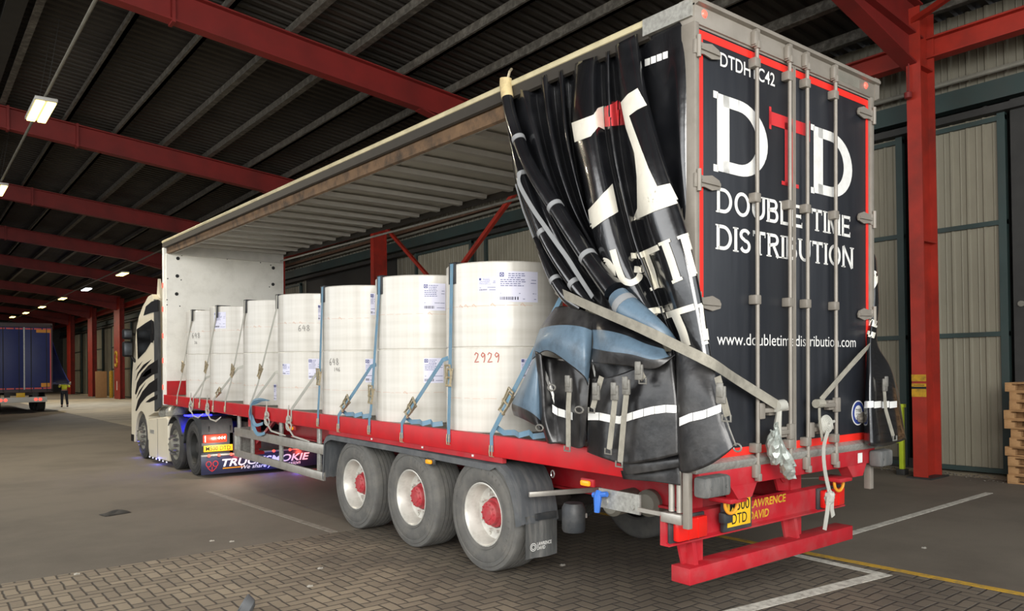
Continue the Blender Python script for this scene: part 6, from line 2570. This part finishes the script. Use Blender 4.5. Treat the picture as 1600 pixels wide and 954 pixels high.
skin('trousers', 'trouser_navy', [V[0], V[7], V[8], V[9], V[11], V[12], V[13]], [(0, 1), (1, 2), (2, 3), (0, 4), (4, 5), (5, 6)], [(.17, .125), .105, .078, .07, .105, .078, .07], PE)
skin('hi_vis_top', 'hi_vis', [(0, 0, 1.0), V[1], V[2], (0, .01, 1.45), V[15], V[16], V[17], V[19], V[20], V[21]], [(0, 1), (1, 2), (2, 3), (3, 4), (4, 5), (5, 6), (3, 7), (7, 8), (8, 9)],
     [(.17, .125), (.16, .12), (.185, .13), (.12, .1), .075, .066, .055, .075, .066, .055], PE)
for i, k in ((9, 10), (13, 14)):
    skin('boot', 'boot_black', [Vector(V[i]) + Vector((0, .03, -.01)), Vector(V[i]) + Vector((0, .0, -.05)), Vector(V[k]) + Vector((0, -.03, .01))], [(0, 1), (1, 2)], [.065, .055, .045], PE)
for sx, w in ((-1, V[18]), (1, V[22])):
    for k in range(5):
        d = Vector(((k - 2) * .018, -.07, .03 - .01 * abs(k - 2)))
        if k == 4:
            d = Vector((sx * -.05, -.03, .02))
        skin('finger', 'skin', [w, Vector(w) + d * .55, Vector(w) + d + Vector((0, .0, -.02))], [(0, 1), (1, 2)], [.014, .01, .008], PE, 0, 1)
b = MB()
b.lathe([(.0, .1), (.06, .09), (.093, .05), (.098, .0), (.09, -.03)], (0, -.0, 1.72), (0, .25, 1), 16, cap1=False)
b.part('hair', M['hair_brown'], PE)
b = MB()
b.lathe([(.012, 0), (.018, .02), (0, .03)], (0, -.1, 1.655), (0, -1, -.3), 8)
b.part('nose', M['skin'], PE)

# ------------------------------------------------------------------ pallets, posts, boards, floor litter
mat('pallet_wood', (176, 136, 92), 0.8, var=0.2, vscale=5, dirt=(116, 84, 54), dirt_amt=0.5, dscale=6)
mat('card_brown', (176, 134, 92), 0.8, var=0.06)
mat('rubber_grey', (92, 94, 96), 0.55, var=0.1)
mat('litter_white', (220, 216, 206), 0.8)
mat('grit', (120, 114, 104), 0.9, var=0.3, vscale=30)
PH = .144


def pallet(label, z, dx, dy, rot):
    t = thing('wooden_pallet', label, 'pallet', (9.86 + dx, .68 + dy, z), rot, group='wooden pallets in the stack')
    L_, W_ = 1.2, .8
    for k in range(5):
        b = MB()
        x = -W_ / 2 + (W_ - .1) * k / 4
        b.box((x, -L_ / 2, .122), (x + .1, L_ / 2, PH), .003)
        b.part('deck_board', M['pallet_wood'], t)
    for y in (-.6, -.05, .5):
        b = MB()
        b.box((-W_ / 2, y, .1), (W_ / 2, y + .1, .122), .002)
        b.part('stringer', M['pallet_wood'], t)
    for x in (-.4, -.05, .3):
        b = MB()
        b.box((x, -L_ / 2, 0), (x + .1, L_ / 2, .022), .002)
        b.part('bottom_board', M['pallet_wood'], t)
        for y in (-.6, -.07, .455):
            b = MB()
            b.box((x, y, .022), (x + .1, y + .145, .1), .002)
            b.part('block', M['pallet_wood'], t)
    return t


NUM = ['bottom', 'second', 'third', 'fourth', 'fifth', 'sixth', 'seventh', 'eighth', 'ninth', 'tenth', 'top']
rnd = random.Random(5)
p0 = None
for k in range(11):
    lbl = '%s wooden pallet%s of the stack at the right edge' % (NUM[k], '' if k in (0, 10) else ' from the bottom')
    dx, dy, rot = rnd.uniform(-.05, .05), rnd.uniform(-.05, .05), rnd.uniform(-.05, .05)
    if p0 is None:
        p0 = pallet(lbl, 0.0, dx, dy, rot)
    else:
        dup(p0, Matrix.Translation((9.86 + dx, .68 + dy, PH * k + .001 * k)) @ Matrix.Rotation(rot, 4, 'Z'), lbl)

t = thing('post', 'lime green steel post standing left of the nearest red column', 'post', (9.3, 2.85, 0))
b = MB()
b.box((-.04, -.035, .1), (.04, .035, 1.2), .004)
b.part('post_shaft', M['lime_paint'], t)
b = MB()
b.box((-.05, -.06, 1.16), (.05, .16, 1.22), .004)
b.part('top_bar', M['lime_paint'], t)
b = MB()
b.cyl((0, 0, .55), (0, .25, .55), .015, 8)
b.part('cross_pin', M['lime_paint'], t)
b = MB()
b.box((-.08, -.07, 0), (.08, .07, .1), .006)
b.part('post_foot', M['dark_steel'], t)

t = thing('board', 'tall brown board leaning between the columns far behind the tractor unit', 'board', (8.9, 68.0, 0))
b = MB()
b.box((-.45, -.04, 0), (.4, .04, 2.2), .01)
b.part('board_sheet', M['card_brown'], t)
b = MB()
for x in (-.4, .3):
    b.box((x, .04, 0), (x + .08, .3, .1))
b.part('board_foot', M['card_brown'], t)
t = thing('bollard', 'tall yellow post right of the brown board', 'post', (9.48, 67.2, 0))
b = MB()
b.lathe([(.14, 0), (.14, 2.15), (.1, 2.22), (0, 2.25)], (0, 0, 0), (0, 0, 1), 18)
b.part('bollard_tube', M['yellow_paint'], t)

# dark scrap on the asphalt
p = hitw(180, 802, 2, 0)
G = []
for i in range(13):
    row = []
    for j in range(7):
        u, v = i / 12 * 2 - 1, j / 6 * 2 - 1
        h = max(0, 1 - u * u) * max(0, 1 - v * v)
        row.append((p.x + .17 * u - .02 * v, p.y + .12 * v + .05 * u, .006 + .04 * h ** .5 * (.7 + .4 * sin(4 * u + 2 * v)) - (.02 if abs(v) < .3 and u < .2 else 0) * h))
    G.append(row)
b = MB()
b.grid(G)
b.grid([[(x, y, .001) for x, y, z in r] for r in G])
tag(b.top('rubber_scrap', M['tyre_dark']), 'dark crumpled scrap of rubber lying on the asphalt at left', 'scrap')
# grey half-round cap on the paving
p = hitw(382, 958, 2, 0)
b = MB()
axis = Vector((-.72, .3, .5))
b.lathe([(.0, -.075), (.04, -.07), (.075, -.045), (.088, .0), (.09, .02), (.084, .02), (.07, -.03), (.0, -.05)], (p.x, p.y, .062), axis, 28)
tag(b.top('plastic_cone_cap', M['rubber_grey']), 'grey rubber cap lying on the block paving at the bottom edge', 'cap')
for n, (x, y) in enumerate(((331, 845), (362, 846), (484, 916), (879, 883), (500, 888), (1303, 841), (1444, 856), (120, 897))):
    p = hitw(x, y, 2, 0)
    b = MB()
    s = .025
    b.grid([[(p.x + s * (i - 1), p.y + s * .8 * (j - 1), .004 + .008 * ((i + j) % 2)) for j in range(3)] for i in range(3)])
    b.grid([[(p.x + s * (i - 1), p.y + s * .8 * (j - 1), .001) for j in range(3)] for i in range(3)])
    tag(b.top('paper_scrap', M['litter_white']), 'tiny white scrap of paper lying loose on the floor', 'litter', 'paper scraps on the floor')
b = MB()
rnd = random.Random(2)
for k in range(420):
    y = rnd.uniform(1.3, 6.2)
    x = 10.05 - abs(rnd.gauss(0, .25))
    r = rnd.uniform(.008, .03)
    b.lathe([(0, 0), (r, r * .5), (0, r)], (x, y, -.002), (rnd.uniform(-.3, .3), rnd.uniform(-.3, .3), 1), 5)
tag(b.top('wall_grit', M['grit'], smooth=0), 'loose grey grit gathered along the foot of the wall behind the trailer', 'grit', None, 'stuff')
